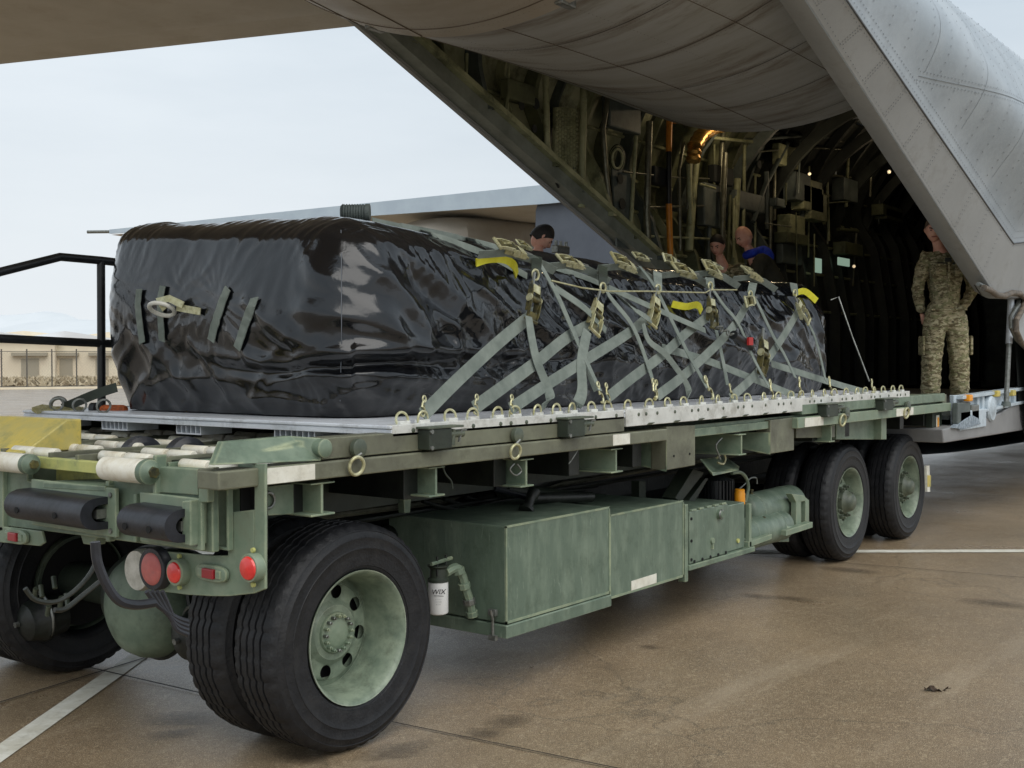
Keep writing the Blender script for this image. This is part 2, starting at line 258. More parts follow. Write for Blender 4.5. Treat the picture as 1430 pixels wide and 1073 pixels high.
# ------------------------------------------------------------------ builders
def empty(name, loc=(0, 0, 0), **k):
    o = bpy.data.objects.new(name, None); o.location = loc; o.empty_display_size = .2; COL.objects.link(o)
    return tag(o, **k)
def tag(o, label=None, cat=None, group=None, kind=None):
    if label: o['label'] = label
    if cat: o['category'] = cat
    if group: o['group'] = group
    if kind: o['kind'] = kind
    return o
class MB:
    def __init__(s): s.v = []; s.f = []
    def add(s, vs, fs):
        n = len(s.v); s.v += [tuple(v) for v in vs]; s.f += [tuple(i+n for i in f) for f in fs]; return s
    def box(s, x0, x1, y0, y1, z0, z1):
        return s.add([(x, y, z) for x in (x0, x1) for y in (y0, y1) for z in (z0, z1)],
                     [(0, 1, 3, 2), (4, 6, 7, 5), (0, 4, 5, 1), (2, 3, 7, 6), (0, 2, 6, 4), (1, 5, 7, 3)])
    def prism(s, pts, vec):
        """closed polygon of 3D points pushed along vec"""
        n = len(pts); vec = Vector(vec); a = [Vector(p) for p in pts]
        fs = [tuple(range(n)), tuple(range(2*n-1, n-1, -1))] + [(i, i+n, (i+1) % n+n, (i+1) % n) for i in range(n)]
        return s.add(a+[p+vec for p in a], fs)
    def tube(s, pts, r, n=8, cap=True):
        pts = [Vector(p) for p in pts]; rs = r if isinstance(r, (list, tuple)) else [r]*len(pts)
        k = len(pts); vs = []; fs = []; last = None
        for i, p in enumerate(pts):
            t = (pts[min(i+1, k-1)]-pts[max(i-1, 0)])
            if t.length < 1e-9: t = Vector((0, 0, 1))
            t.normalize()
            if last is None:
                a = t.orthogonal().normalized()
            else:
                a = last - t*last.dot(t)
                a = a.normalized() if a.length > 1e-6 else t.orthogonal().normalized()
            last = a; b = t.cross(a)
            for j in range(n):
                q = 2*PI*j/n; vs.append(p+(a*math.cos(q)+b*math.sin(q))*rs[i])
        for i in range(k-1):
            for j in range(n): fs.append((i*n+j, i*n+(j+1) % n, (i+1)*n+(j+1) % n, (i+1)*n+j))
        if cap: fs += [tuple(range(n-1, -1, -1)), tuple((k-1)*n+j for j in range(n))]
        return s.add(vs, fs)
    def lathe(s, prof, c, axis, n=32, cap=True):
        """prof: (distance along axis, radius)"""
        ax = Vector(axis).normalized(); a = ax.orthogonal().normalized(); b = ax.cross(a); c = Vector(c)
        vs = []; fs = []
        for (d, r) in prof:
            for j in range(n):
                q = 2*PI*j/n; vs.append(c+ax*d+(a*math.cos(q)+b*math.sin(q))*r)
        k = len(prof)
        for i in range(k-1):
            for j in range(n): fs.append((i*n+j, (i+1)*n+j, (i+1)*n+(j+1) % n, i*n+(j+1) % n))
        if cap:
            if prof[0][1] > 1e-4: fs.append(tuple(range(n)))
            if prof[-1][1] > 1e-4: fs.append(tuple((k-1)*n+j for j in range(n-1, -1, -1)))
        return s.add(vs, fs)
    def torus(s, c, axis, R, r, n=20, m=8, arc=(0, 2*PI), up=None):
        ax = Vector(axis).normalized(); a = Vector(up).normalized() if up else ax.orthogonal().normalized(); b = ax.cross(a); c = Vector(c)
        full = abs(arc[1]-arc[0]-2*PI) < 1e-6; k = n if full else n+1
        pts = [c+(a*math.cos(arc[0]+(arc[1]-arc[0])*i/n)+b*math.sin(arc[0]+(arc[1]-arc[0])*i/n))*R for i in range(k)]
        if full: pts.append(pts[0]); 
        return s.tube(pts, r, m, cap=not full)
    def ribbon(s, pts, wvec, width, th=.004):
        """flat webbing: a band along pts, wvec = direction of its width (vector or one per point)"""
        pts = [Vector(p) for p in pts]; k = len(pts); vs = []; fs = []
        for i, p in enumerate(pts):
            t = (pts[min(i+1, k-1)]-pts[max(i-1, 0)]).normalized()
            wv = Vector(wvec[i] if isinstance(wvec, list) else wvec); wv = (wv-t*wv.dot(t)).normalized(); nn = t.cross(wv)
            for a, b in ((-1, -1), (1, -1), (1, 1), (-1, 1)): vs.append(p+wv*(a*width/2)+nn*(b*th/2))
        for i in range(k-1):
            for j in range(4): fs.append((i*4+j, i*4+(j+1) % 4, (i+1)*4+(j+1) % 4, (i+1)*4+j))
        fs += [(3, 2, 1, 0), tuple((k-1)*4+j for j in range(4))]
        return s.add(vs, fs)
    def build(s, name, m, parent=None, smooth=False, bevel=0, **k):
        me = bpy.data.meshes.new(name); me.from_pydata(s.v, [], s.f); 
        bm = bmesh.new(); bm.from_mesh(me); bmesh.ops.recalc_face_normals(bm, faces=bm.faces); bm.to_mesh(me); bm.free()
        me.materials.append(m)
        if smooth: me.polygons.foreach_set('use_smooth', [True]*len(me.polygons)); me.set_sharp_from_angle(angle=math.radians(38))
        o = bpy.data.objects.new(name, me); COL.objects.link(o); o.parent = parent
        if parent is not None and parent.type == 'EMPTY': o.location = -Vector(parent.location)
        if bevel:
            b = o.modifiers.new('bevel', 'BEVEL'); b.width = bevel; b.segments = 2; b.limit_method = 'ANGLE'; b.angle_limit = math.radians(40)
        tag(o, **k)
        return o
def box(name, m, parent, x0, x1, y0, y1, z0, z1, bevel=.004, **k):
    return MB().box(x0, x1, y0, y1, z0, z1).build(name, m, parent, bevel=bevel, **k)
def copy_tree(o, loc=None, rot=None, parent=None, label=None):
    c = o.copy(); COL.objects.link(c)
    if parent is not None: c.parent = parent
    if loc is not None: c.location = loc
    if rot is not None: c.rotation_euler = rot
    if label: c['label'] = label
    for ch in list(o.children): copy_tree(ch, parent=c)
    return c
def circle_pts(c, axis, r, n, phase=0):
    ax = Vector(axis).normalized(); a = ax.orthogonal().normalized(); b = ax.cross(a)
    return [Vector(c)+(a*math.cos(2*PI*i/n+phase)+b*math.sin(2*PI*i/n+phase))*r for i in range(n)]

# numpy gradient noise
PERM = np.random.RandomState(11).permutation(256); PERM = np.concatenate([PERM, PERM, PERM])
GRD = np.random.RandomState(5).normal(size=(256, 3)); GRD /= np.linalg.norm(GRD, axis=1)[:, None]
def gnoise(p):
    p = np.asarray(p, float); i = np.floor(p).astype(int); f = p-i; u = f*f*f*(f*(f*6-15)+10); i &= 255
    r = 0
    for dx in (0, 1):
        for dy in (0, 1):
            for dz in (0, 1):
                h = PERM[PERM[PERM[(i[:, 0]+dx) & 255]+((i[:, 1]+dy) & 255)]+((i[:, 2]+dz) & 255)]
                g = GRD[h]; d = f-np.array([dx, dy, dz])
                wgt = (u[:, 0] if dx else 1-u[:, 0])*(u[:, 1] if dy else 1-u[:, 1])*(u[:, 2] if dz else 1-u[:, 2])
                r = r+wgt*(g*d).sum(1)
    return r*1.5
def fbm(p, o=4):
    r = 0; a = 1
    for k in range(o): r = r+a*gnoise(p*(2**k)+k*7.3); a *= .5
    return r
def ridge(p, o=3):
    r = 0; a = 1
    for k in range(o): r = r+a*(1-2.2*np.abs(gnoise(p*(2**k)+k*5.7)))**2; a *= .45
    return r

# ================================================================== THE SETTING
def sheet(name, m, pts, z, kind='structure', thick=0, **k):
    return MB().add([(p[0], p[1], z) for p in pts], [tuple(range(len(pts)))]).build(name, m, kind=kind, **k)
sheet('ground', CONC, [(-300, -900), (6000, -900), (6000, 9000), (-300, 9000)], 0)
# painted lines on the apron
a0, a1 = P(0, 1053, z=0), P(235, 888, z=0)
d = (a1-a0).normalized(); nrm = Vector((-d.y, d.x, 0))*.055
sheet('painted_line', WHITE, [a0-d*4-nrm, a1+d*6-nrm, a1+d*6+nrm, a0-d*4+nrm], .004)
b0, b1 = P(1050, 771, z=0), P(1430, 770, z=0)
d = (b1-b0).normalized(); nrm = Vector((-d.y, d.x, 0))*.065
sheet('painted_line', WHITE, [b0-d*5-nrm, b1+d*4-nrm, b1+d*4+nrm, b0-d*5+nrm], .004)
# joints between the concrete slabs: dark sealant strips
JT = mat('joint_sealant', s2l(52, 46, 40), .8)
def joint(p, q, wd=.012):
    p = Vector((p[0], p[1], 0)); q = Vector((q[0], q[1], 0)); d = (q-p).normalized(); n = Vector((-d.y, d.x, 0))*wd/2
    sheet('slab_joint', JT, [p-n, q-n, q+n, p+n], .008)
for (u, v) in (((85, 925), (250, 963)), ((110, 949), (250, 906)), ((1210, 790), (1430, 808)), ((1310, 690), (1430, 695)), ((700, 1042), (850, 1073))):
    p, q = P(*u, z=0), P(*v, z=0); dd = (q-p)
    joint(p-dd*1.2, q+dd*1.2, .009 if u[0] > 600 else .012)
STAIN = bpy.data.materials.new('oil_stain'); STAIN.use_nodes = True
n_ = STAIN.node_tree.nodes; l_ = STAIN.node_tree.links; bs_ = n_['Principled BSDF']; bs_.inputs['Base Color'].default_value = s2l(58, 50, 42); bs_.inputs['Roughness'].default_value = .4
t_ = n_.new('ShaderNodeTexCoord'); no_ = n_.new('ShaderNodeTexNoise'); no_.inputs['Scale'].default_value = 22; no_.inputs['Detail'].default_value = 8; no_.inputs['Roughness'].default_value = .75; l_.new(t_.outputs['Object'], no_.inputs['Vector'])
gr_ = n_.new('ShaderNodeTexGradient'); gr_.gradient_type = 'SPHERICAL'; mp_ = n_.new('ShaderNodeMapping'); mp_.inputs['Location'].default_value = (-1, -1, 0); mp_.inputs['Scale'].default_value = (2, 2, 0); l_.new(t_.outputs['Generated'], mp_.inputs[0]); l_.new(mp_.outputs[0], gr_.inputs[0])
mu_ = n_.new('ShaderNodeMath'); mu_.operation = 'MULTIPLY'; l_.new(no_.outputs['Fac'], mu_.inputs[0]); l_.new(gr_.outputs['Fac'], mu_.inputs[1])
mr_ = n_.new('ShaderNodeMapRange'); mr_.inputs['From Min'].default_value = .08; mr_.inputs['From Max'].default_value = .42; mr_.inputs['To Max'].default_value = .34; l_.new(mu_.outputs[0], mr_.inputs['Value'])
tr_ = n_.new('ShaderNodeBsdfTransparent'); ms_ = n_.new('ShaderNodeMixShader'); l_.new(mr_.outputs[0], ms_.inputs[0]); l_.new(tr_.outputs[0], ms_.inputs[1]); l_.new(bs_.outputs[0], ms_.inputs[2]); l_.new(ms_.outputs[0], n_['Material Output'].inputs[0])
def stain(px, py, rx, ry, rotd, z=.006):
    c = P(px, py, z=0); pts = []
    for i in range(40):
        a = 2*PI*i/40; rr = 1+.45*float(gnoise([[math.cos(a)*1.7+px, math.sin(a)*1.7, py]])[0])
        x, y = rx*rr*math.cos(a), ry*rr*math.sin(a); q = math.radians(rotd)
        pts.append((c.x+x*math.cos(q)-y*math.sin(q), c.y+x*math.sin(q)+y*math.cos(q)))
    sheet('oil_stain', STAIN, pts, z)
for k_, (px, py, rx, ry, rd_) in enumerate(((255, 1005, .30, .10, 128), (238, 1028, .2, .07, 140), (712, 1008, .22, .09, 150), (680, 1025, .16, .07, 130), (1110, 838, .22, .10, 100), (1180, 797, .3, .12, 100), (1395, 845, .3, .14, 95),
        (905, 905, .10, .05, 120), (1060, 835, .2, .09, 100), (560, 1050, .25, .1, 150), (420, 1060, .2, .08, 100))):
    stain(px, py, rx, ry, rd_, .0055+k_*.0003)
# far mountains: a long ridge with real relief
def mountains():
    nx, ny = 160, 10; X0 = -500; vs = []; fs = []
    for j in range(ny):
        for i in range(nx):
            t = i/(nx-1); y = 600+t*8400; x = 2600+j*170-abs(t-.4)*300
            h = 265+70*float(gnoise([[t*6.3+1.2, .4, 0]])[0])+40*float(gnoise([[t*17, 2.2, j*.4]])[0])
            h *= min(1, t*9); e = math.sin(PI*min(j, 6)/12) if j < 7 else 1-(j-6)*.2
            vs.append((x, y, max(0, h*e+12*float(gnoise([[t*60, j*.9, 1]])[0])) if j else -5))
    for j in range(ny-1):
        for i in range(nx-1):
            a = j*nx+i; fs.append((a, a+1, a+nx+1, a+nx))
    MB().add(vs, fs).build('mountains', MOUNT, smooth=True, kind='structure')
mountains()
# buildings beyond the fence (about 105 m away)
def hangar(x, y, wd, dp, h, roof, ang, label, door=True, m=BLDT):
    r = empty('low_building', (x, y, 0), label=label, cat='building', group='low buildings beyond the fence')
    q = Matrix.Rotation(ang, 4, 'Z')
    def loc(mb): mb.v = [tuple(Vector((x, y, 0)) + q@Vector(v)) for v in mb.v]; return mb
    loc(MB().box(-dp/2, dp/2, -wd/2, wd/2, -.2, h)).build('wall', m, r)
    e = .4
    loc(MB().prism([(-dp/2-e, -wd/2-e, h+.02), (-dp/2-e, wd/2+e, h+.02), (-dp/2-e, 0, h+roof)], (dp+2*e, 0, 0))).build('roof', BLDW if roof > .7 else m, r)
    if door:
        for k in range(3):
            yy = -wd/2+wd*(k+.5)/3
            loc(MB().box(-dp/2-.06, -dp/2-.01, yy-wd*.06, yy+wd*.06, 0, h*.55)).build('door', BLDD, r)
            loc(MB().box(-dp/2-.5, -dp/2-.01, yy-wd*.12, yy+wd*.12, h*.62, h*.7)).build('canopy', BLDD, r)
    return r
ang = math.radians(50)
def bpos(px, dist):
    p = P(px, 540, z=0); d = Vector((p.x-CAM.x, p.y-CAM.y, 0)).normalized(); return CAM.x+d.x*dist, CAM.y+d.y*dist
for px, dist, wd, h, rf, lb in ((-12, 112, 12, 3.6, .9, 'tan shed with sloping grey-white roof at the left edge of the photo'),
                               (48, 116, 8.5, 4.0, .5, 'tan flat-roofed block with three doors, left of the black rail post'),
                               (103, 112, 9, 3.6, .8, 'tan building with white low-pitched roof, nearest left of the rail post'),
                               (160, 118, 7.0, 3.9, .6, 'tan flat-roofed block partly hidden by the rail post and bundle')):
    x, y = bpos(px, dist); hangar(x, y, wd, 8, h, rf, ang, lb)
# dry shrubs band between fence and buildings
def shrubs():
    mb = MB()
    for i in range(2600):
        px = rng.uniform(-60, 230); dist = rng.uniform(82, 104); x, y = bpos(px, dist); h = rng.uniform(.15, .62); r = h*rng.uniform(.4, .9)
        pts = []
        for k in range(5):
            a = rng.uniform(0, 2*PI); pts.append((x+r*math.cos(a), y+r*math.sin(a), rng.uniform(0, .2)))
        top = [(x+rng.uniform(-r, r)*.6, y+rng.uniform(-r, r)*.6, h*rng.uniform(.7, 1.1)) for k in range(3)]
        for k in range(5): mb.add([pts[k], pts[(k+1) % 5], top[k % 3]], [(0, 1, 2)])
    mb.build('dry_shrubs', SHRUB, kind='stuff', label='band of dry brown shrubs behind the chain-link fence', cat='shrubs')
shrubs()
# chain-link fence: posts, rails and a mesh of wires
fr = empty('chain_link_fence', (*bpos(50, 80), 0), label='chain-link fence with thin posts in front of the dry shrubs', cat='fence')
fa, fb = Vector((*bpos(-70, 80), 0)), Vector((*bpos(240, 80), 0))
nP = 9
for i in range(nP+1):
    p = fa.lerp(fb, i/nP); MB().tube([p, p+Vector((0, 0, 2.5))], .045, 6).build('fence_post', FENCEM, fr)
for z in (.1, 2.35): MB().tube([fa+Vector((0, 0, z)), fb+Vector((0, 0, z))], .022, 5).build('fence_rail', FENCEM, fr)
mb = MB(); dl = (fb-fa); n_ = 150
for i in range(n_):
    for s_ in (0, 1):
        p = fa+dl*(i/n_)+Vector((0, 0, .1 if s_ else 2.35)); q = fa+dl*min(1, (i+10)/n_)+Vector((0, 0, 2.35 if s_ else .1)); mb.tube([p, q], .0035, 3, cap=False)
mb.build('wire_mesh', FENCEM, fr, kind='stuff')
# a low kerb at the edge of the apron
ka, kb = Vector((*bpos(-70, 76), 0)), Vector((*bpos(240, 76), 0)); kd = (kb-ka).normalized(); kn = Vector((-kd.y, kd.x, 0))
MB().prism([ka, kb, kb+kn*.3, ka+kn*.3], (0, 0, .13)).build('kerb', BLDT, kind='structure')

# ================================================================== THE LOADER TRUCK
T = empty('cargo_loader_truck', (2, 1.25, 0), label='green military cargo loader truck with roller deck, under the pallets', cat='truck')
YR = 2.62          # far side of the deck
def mir(y): return 2.5-y
def sidepoly(name, pts, y, dep, m, parent=T, bevel=.004, **k):
    return MB().prism([P(*p, y=y) for p in pts], (0, dep, 0)).build(name, m, parent, bevel=bevel, **k)
def rearpoly(name, pts, x, dep, m, parent=T, bevel=.004, **k):
    return MB().prism([P(*p, x=x) for p in pts], (dep, 0, 0)).build(name, m, parent, bevel=bevel, **k)
# ---- tyres and wheels
R_T = .455
def tyre(y_face, depth_sign, x, rear):
    """a wheel: y_face = outer plane, depth_sign +1 builds towards +y"""
    W = .25
    wheel = empty('wheel', (x, y_face, R_T)); wheel.parent = T; wheel.location = Vector((x, y_face, R_T))-Vector(T.location)
    prof = []       # (depth from outer face, radius)
    prof += [(.018, .262), (.004, .280), (.004, .284), (.0, .286), (-.004, .325), (-.006, .352), (-.0075, .354), (-.0075, .357), (-.0055, .359), (-.002, .392), (-.003, .394), (-.003, .397), (.0, .399), (.008, .422), (.006, .424), (.010, .430), (.022, .441)]
    n = 180
    half = []
    tread0, tread1 = .030, W-.030
    ribs = 5; grooves = []
    for i in range(1, ribs): grooves.append(tread0+(tread1-tread0)*i/ribs)
    pts = [(tread0, .449, 0)]
    for g in grooves: pts += [(g-.006, .4545, 1), (g-.0035, .443, 1), (g+.0035, .443, 1), (g+.006, .4545, 1)]
    pts += [(tread1, .449, 0)]
    ring = [(d, r, 0) for d, r in prof]+pts+[(W-d, r, 0) for d, r in reversed(prof)]
    ring += [(W-.03, .255, 0), (.03, .255, 0)]
    vs = []; k = len(ring)
    for j in range(n):
        q = 2*PI*j/n; zig = (.0016 if (j//2) % 2 else -.0016)
        for (dd, rr, z) in ring:
            d2 = dd+(zig if z else 0); r2 = rr
            if rr in (.441, .449) and j % 4 == 0: r2 = rr-.007      # shoulder notches
            if z and rr > .45 and j % 6 == 0: r2 = rr-.005          # sipes
            vs.append((math.cos(q)*r2, depth_sign*d2, math.sin(q)*r2))
    fs = [(j*k+i, j*k+(i+1) % k, ((j+1) % n)*k+(i+1) % k, ((j+1) % n)*k+i) for j in range(n) for i in range(k)]
    MB().add(vs, fs).build('tyre', RUBBER, wheel, smooth=True).location = (0, 0, 0)
    ax = (0, depth_sign, 0)
    dish = .195 if rear else .12
    rim = MB().lathe([(.022, .252), (.006, .268), (.0, .268), (.002, .262), (.016, .252), (.03, .247), (.05, .238), (.10, .232), (dish, .225), (dish+.004, .19)], (0, 0, 0), ax, 64, cap=False)
    rim.lathe([(.06, .24), (.23, .24)], (0, 0, 0), ax, 48, cap=False)
    rim = rim.build('rim', RIM, wheel, smooth=True); rim.location = (0, 0, 0)
    # disc with round hand holes
    nh = 8; vs = []; fs = []; hole_r, hole_c = .029, .163
    bmq = MB(); segs = 96
    ringr = [.225, .205, hole_c+hole_r+.004, hole_c-hole_r-.004, .115, .09]
    # disc built as a plate with gaps: outer ring, inner ring, spokes between holes via boolean-free wedge fans
    for (r1, r2, z1, z2) in ((.226, .20, dish, dish-.012), (.20, hole_c+hole_r+.002, dish-.012, dish-.02), (hole_c-hole_r-.002, .11, dish-.032, dish-.05), (.11, .0, dish-.05, dish-.05)):
        bmq.lathe([(z1, r1), (z2, max(r2, 1e-5))], (0, 0, 0), ax, 64, cap=False)
    b_ = Vector(ax)
    for h in range(nh):
        a0 = 2*PI*h/nh+.2; a1 = 2*PI*(h+1)/nh+.2; m_ = 24; ro, ri = hole_c+hole_r+.002, hole_c-hole_r-.002
        # outline of the wedge, outer loop vs hole loop with matching counts
        outer = []; cx, cz = hole_c*math.cos((a0+a1)/2), hole_c*math.sin((a0+a1)/2)
        for i in range(m_):
            f = i/m_*4
            if f < 1: r_, a_ = ro, a0+(a1-a0)*f
            elif f < 2: r_, a_ = ro+(ri-ro)*(f-1), a1
            elif f < 3: r_, a_ = ri, a1+(a0-a1)*(f-2)
            else: r_, a_ = ri+(ro-ri)*(f-3), a0
            yy = dish-.02+(-.012)*((ro-r_)/(ro-ri)); outer.append((r_*math.cos(a_), yy*depth_sign, r_*math.sin(a_)))
        st = math.atan2(outer[0][2]-cz, outer[0][0]-cx)
        inner = []
        for o_ in outer:
            t_ = math.atan2(o_[2]-cz, o_[0]-cx); inner.append((cx+hole_r*math.cos(t_), (dish-.026)*depth_sign, cz+hole_r*math.sin(t_)))
        bmq.add(outer+inner, [(i, (i+1) % m_, m_+(i+1) % m_, m_+i) for i in range(m_)])
    dc = bmq.build('wheel_disc', RIM, wheel, smooth=True); dc.location = (0, 0, 0)
    bk = MB().lathe([(dish+.03, .22), (dish+.03, .0001)], (0, 0, 0), ax, 32, cap=False).build('brake_drum', DARK, wheel); bk.location = (0, 0, 0)
    if rear:
        hub = MB().lathe([(dish-.045, .085), (dish-.052, .085), (dish-.06, .080), (.132, .062), (.128, .056), (.126, .05), (.124, .03), (.12, .0001)], (0, 0, 0), ax, 40, cap=False).build('hub', GREENL, wheel, smooth=True); hub.location = (0, 0, 0)
        for p in circle_pts((0, depth_sign*(dish-.058), 0), ax, .070, 16):
            q = MB().lathe([(.0, .0075), (-.022, .0075), (-.024, .004), (-.03, .004), (-.03, .0001)], p, ax, 6, cap=False).build('hub_bolt', STEEL if rng.rand() < .4 else GREENL, hub)
    else:
        hub = MB().lathe([(dish-.04, .098), (.035, .092), (.028, .082), (.0, .07), (-.018, .062), (-.03, .045), (-.034, .0001)], (0, 0, 0), ax, 40, cap=False).build('hub', HUBD, wheel, smooth=True); hub.location = (0, 0, 0)
        for p in circle_pts((0, depth_sign*(dish-.05), 0), ax, .122, 8, .3):
            MB().lathe([(.0, .016), (-.028, .016), (-.03, .010), (-.048, .010), (-.048, .0001)], p, ax, 6, cap=False).build('wheel_nut', HUBD, hub)
    return wheel
tyre(0, 1, -.808, True)
for (y, s_, x, rear) in ((.30, 1, -.808, True), (2.5, -1, -.808, True), (2.2, -1, -.808, True), (.08, 1, 4.573, False), (.37, 1, 4.573, False), (.08, 1, 5.93, False), (.37, 1, 5.93, False),
                         (2.45, -1, 4.573, False), (2.45, -1, 5.93, False)):
    tyre(y, s_, x, rear)
# ---- axles
ax1 = MB().lathe([(0, .09), (.5, .09), (.55, .12), (.62, .2), (.72, .235), (.95, .235), (1.05, .19), (1.1, .12), (1.15, .09), (1.7, .09)], (-.85, .4, .47), (0, 1, 0), 32).build('axle', DARKG, T, smooth=True)
d_ = MB().lathe([(0, .238), (.11, .24), (.17, .228), (.22, .2), (.255, .15), (.275, .08), (.28, .0001)], (-.87, 1.14, .475), (-1, 0, 0), 40).build('differential_housing', GREEN, T, smooth=True)
MB().torus((-.96, 1.14, .475), (1, 0, 0), .243, .012, 48, 6).build('flange', GREASE_SHADE, d_, smooth=True)
for x in (4.573, 5.93): MB().tube([(x, .3, .47), (x, 2.3, .47)], .08, 16).build('axle', GREASE_SHADE, T, smooth=True)
# brake chambers beside the left rear wheel
for (yy, xx, zz) in ((1.93, -1.08, .33), (.80, -1.0, .40)):
    c_ = MB().lathe([(0, .06), (.02, .1), (.10, .105), (.11, .115), (.13, .115), (.14, .105), (.2, .09), (.225, .05), (.23, .0001)], (xx+.14, yy, zz), (-1, 0, -.1), 28).build('brake_chamber', GREASE_SHADE, T, smooth=True)
    MB().torus((xx+.02, yy, zz), (1, 0, .1), .115, .009, 28, 6).build('clamp_ring', STEEL, c_, smooth=True)
    MB().lathe([(0, .014), (.02, .014), (.02, .0001)], (xx-.09, yy, zz-.02), (-1, 0, -.1), 6).build('nut', STEEL, c_)
# ---- frame rails and deck structure
for (y0, y1) in ((.45, .58), (1.92, 2.05)):
    f_ = MB().box(-1.3, 6.2, y0, y0+.012, .9, 1.16).box(-1.3, 6.2, y0, y1, .888, .90).box(-1.3, 6.2, y0, y1, 1.16, 1.172).build('frame_rail', DARKG, T)
box('deck_light_block', GREASE_SHADE, T, -1.32, 6.3, -.02, 2.52, 1.120, 1.128, 0)  # covering added over the frame to block light from above
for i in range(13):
    x = -1.15+i*.6; box('cross_member', GREASE_SHADE, T, x, x+.09, 0.0, 2.5, .98, 1.118, .003)
# far side rail
box('side_beam', OLIVE, T, -1.6, 6.3, 2.52, 2.62, 1.12, 1.24)
# near side: upper beams
ub = box('side_beam', OLIVE, T, -1.12, .975, -.12, -.03, 1.192, 1.272, label='brown-green upper side beam')
ub2 = box('side_beam', GREEN, T, 3.2, 6.25, -.12, -.03, 1.192, 1.262)
gp = MB().prism([P(298, 650, y=-.125), P(311, 617, y=-.06), P(405, 609, y=-.06), P(449, 612, y=-.115), P(449, 644, y=-.125)], (0, .03, -.0)).build('guide_plate', GREEN, T, bevel=.004)
MB().lathe([(0, .035), (.05, .035), (.055, .028)], (-1.12, -.09, 1.235), (0, -1, 0), 20).build('hinge_boss', GREEN, T, smooth=True)
# lower channel in pieces
lc = MB().box(-1.6, 1.385, -.135, -.02, 1.122, 1.186).build('side_channel', OLIVE, T, bevel=.006, label='brown-green lower side channel')
box('side_channel', GREEN, T, 1.39, 3.08, -.085, -.01, 1.118, 1.166)
box('side_channel', GREENL, T, 3.085, 6.36, -.14, -.02, 1.105, 1.176)
for (a, b, z0, z1) in ((-1.43, -1.17, 1.126, 1.182), (.84, 1.0, 1.128, 1.182), (3.19, 3.5, 1.11, 1.17), (4.95, 5.35, 1.11, 1.17)):
    yy = -.136 if a < 3 else -.141
    box('tape_marker', WHITE, T, a, b, yy-.003, yy, z0, z1, 0)
# outriggers and brackets below the channel
def stub(x, z0, z1, m=GREEN, y=-.1, fl=.05):
    return MB().box(x-.006, x+.006, y, .45, z0, z1).box(x-fl, x+fl, y-.005, .45, z0-.008, z0).box(x-fl, x+fl, y-.005, .45, z1, z1+.006).build('outrigger', m, T, bevel=.002)
stub(-.46, 1.0, 1.11); stub(.165, .985, 1.1); stub(.93, .99, 1.1, GREENL, fl=.055); stub(-1.1, .99, 1.1, GREENL, fl=.06)
MB().prism([(-1.4, .0, 1.10), (-1.15, .0, 1.10), (-1.15, .0, .985), (-1.4, .0, 1.0)], (0, .06, 0)).build('bracket_plate', GREEN, T, bevel=.003)
MB().torus((-1.28, -.01, 1.05), (0, 1, 0), .028, .006, 20, 6).build('valve_ring', STEEL, T, smooth=True)
b1_ = MB().prism([P(931, 596, y=-.1), P(971, 594, y=-.1), P(971, 650, y=-.1), P(931, 657, y=-.1)], (0, .1, 0)).build('bracket_box', OLIVE, T, bevel=.005)
MB().prism([P(931, 617, y=-.1), P(931, 659, y=-.1), P(925, 655, y=-.02), P(868, 645, y=.2), P(868, 622, y=.2)], (0, .012, 0)).build('curved_gusset', GREEN, T, bevel=.002)
for q in ((941, 637), (963, 634)):
    c_ = P(*q, y=-.101); MB().lathe([(0, .007), (.003, .007), (.003, .0001)], c_, (0, -1, 0), 8).build('bolt_hole', DARK, b1_)
b2_ = MB().prism([P(1076, 587, y=-.1), P(1109, 583, y=-.1), P(1109, 629, y=-.1), P(1076, 634, y=-.1)], (0, .1, 0)).build('bracket_box', OLIVE, T, bevel=.005)
MB().prism([P(1076, 604, y=-.1), P(1076, 635, y=-.1), P(1040, 628, y=.12), P(1012, 622, y=.2), P(1012, 604, y=.2)], (0, .012, 0)).build('curved_gusset', GREEN, T, bevel=.002)
stub(2.35, .985, 1.1, GREENL); stub(3.75, .985, 1.09, GREENL)
MB().prism([P(1112, 597, y=-.03), P(1166, 590, y=-.03), P(1166, 611, y=-.03), P(1112, 612, y=-.03)], (0, .03, 0)).build('bracket_plate', OLIVE, T, bevel=.003)
MB().prism([P(1168, 590, y=.0), P(1237, 584, y=.0), P(1237, 614, y=.0), P(1168, 614, y=.0)], (0, .03, 0)).build('bracket_plate', GREEN, T, bevel=.003)
MB().prism([P(1231, 583, y=-.06), P(1238, 583, y=-.06), P(1238, 614, y=-.06), P(1231, 614, y=-.06)], (0, .08, 0)).build('bracket_plate', GREENL, T, bevel=.003)
# latches on the upper beam
def latch(px, py, m=DARKG, s_=1.0, n=0):
    c = P(px, py, y=-.135); x, z = c.x, c.z
    b = MB().box(x-.11*s_, x+.03*s_, -.185, -.12, z-.042, z+.042).build('latch', m, T, bevel=.004)
    MB().box(x-.12*s_, x+.1*s_, -.19, -.12, z+.043, z+.052).build('latch_cover', HUBD, b, bevel=.002)
    MB().tube([(x+.03, -.16, z+.015), (x+.12*s_, -.165, z+.015)], .016, 10).build('latch_pin', HUBD, b, smooth=True)
    MB().tube([(x+.05, -.165, z-.03), (x+.06, -.165, z+.035)], .012, 8).build('latch_lever', HUBD, b, smooth=True)
    MB().tube([(x+.09, -.17, z-.02), (x+.1, -.175, z+.03), (x+.13, -.175, z+.03)], .006, 6).build('latch_handle', STEEL, b, smooth=True)
    for (dx, dz) in ((-.1, .033), (-.1, -.033)):
        MB().lathe([(0, .009), (.008, .009), (.008, .0001)], (x+dx*s_, -.186, z+dz), (0, -1, 0), 10).build('bolt', STEEL, b)
latch(612, 612); latch(800, 597); latch(1158, 573, s_=1.5); latch(1236, 565, s_=1.5)
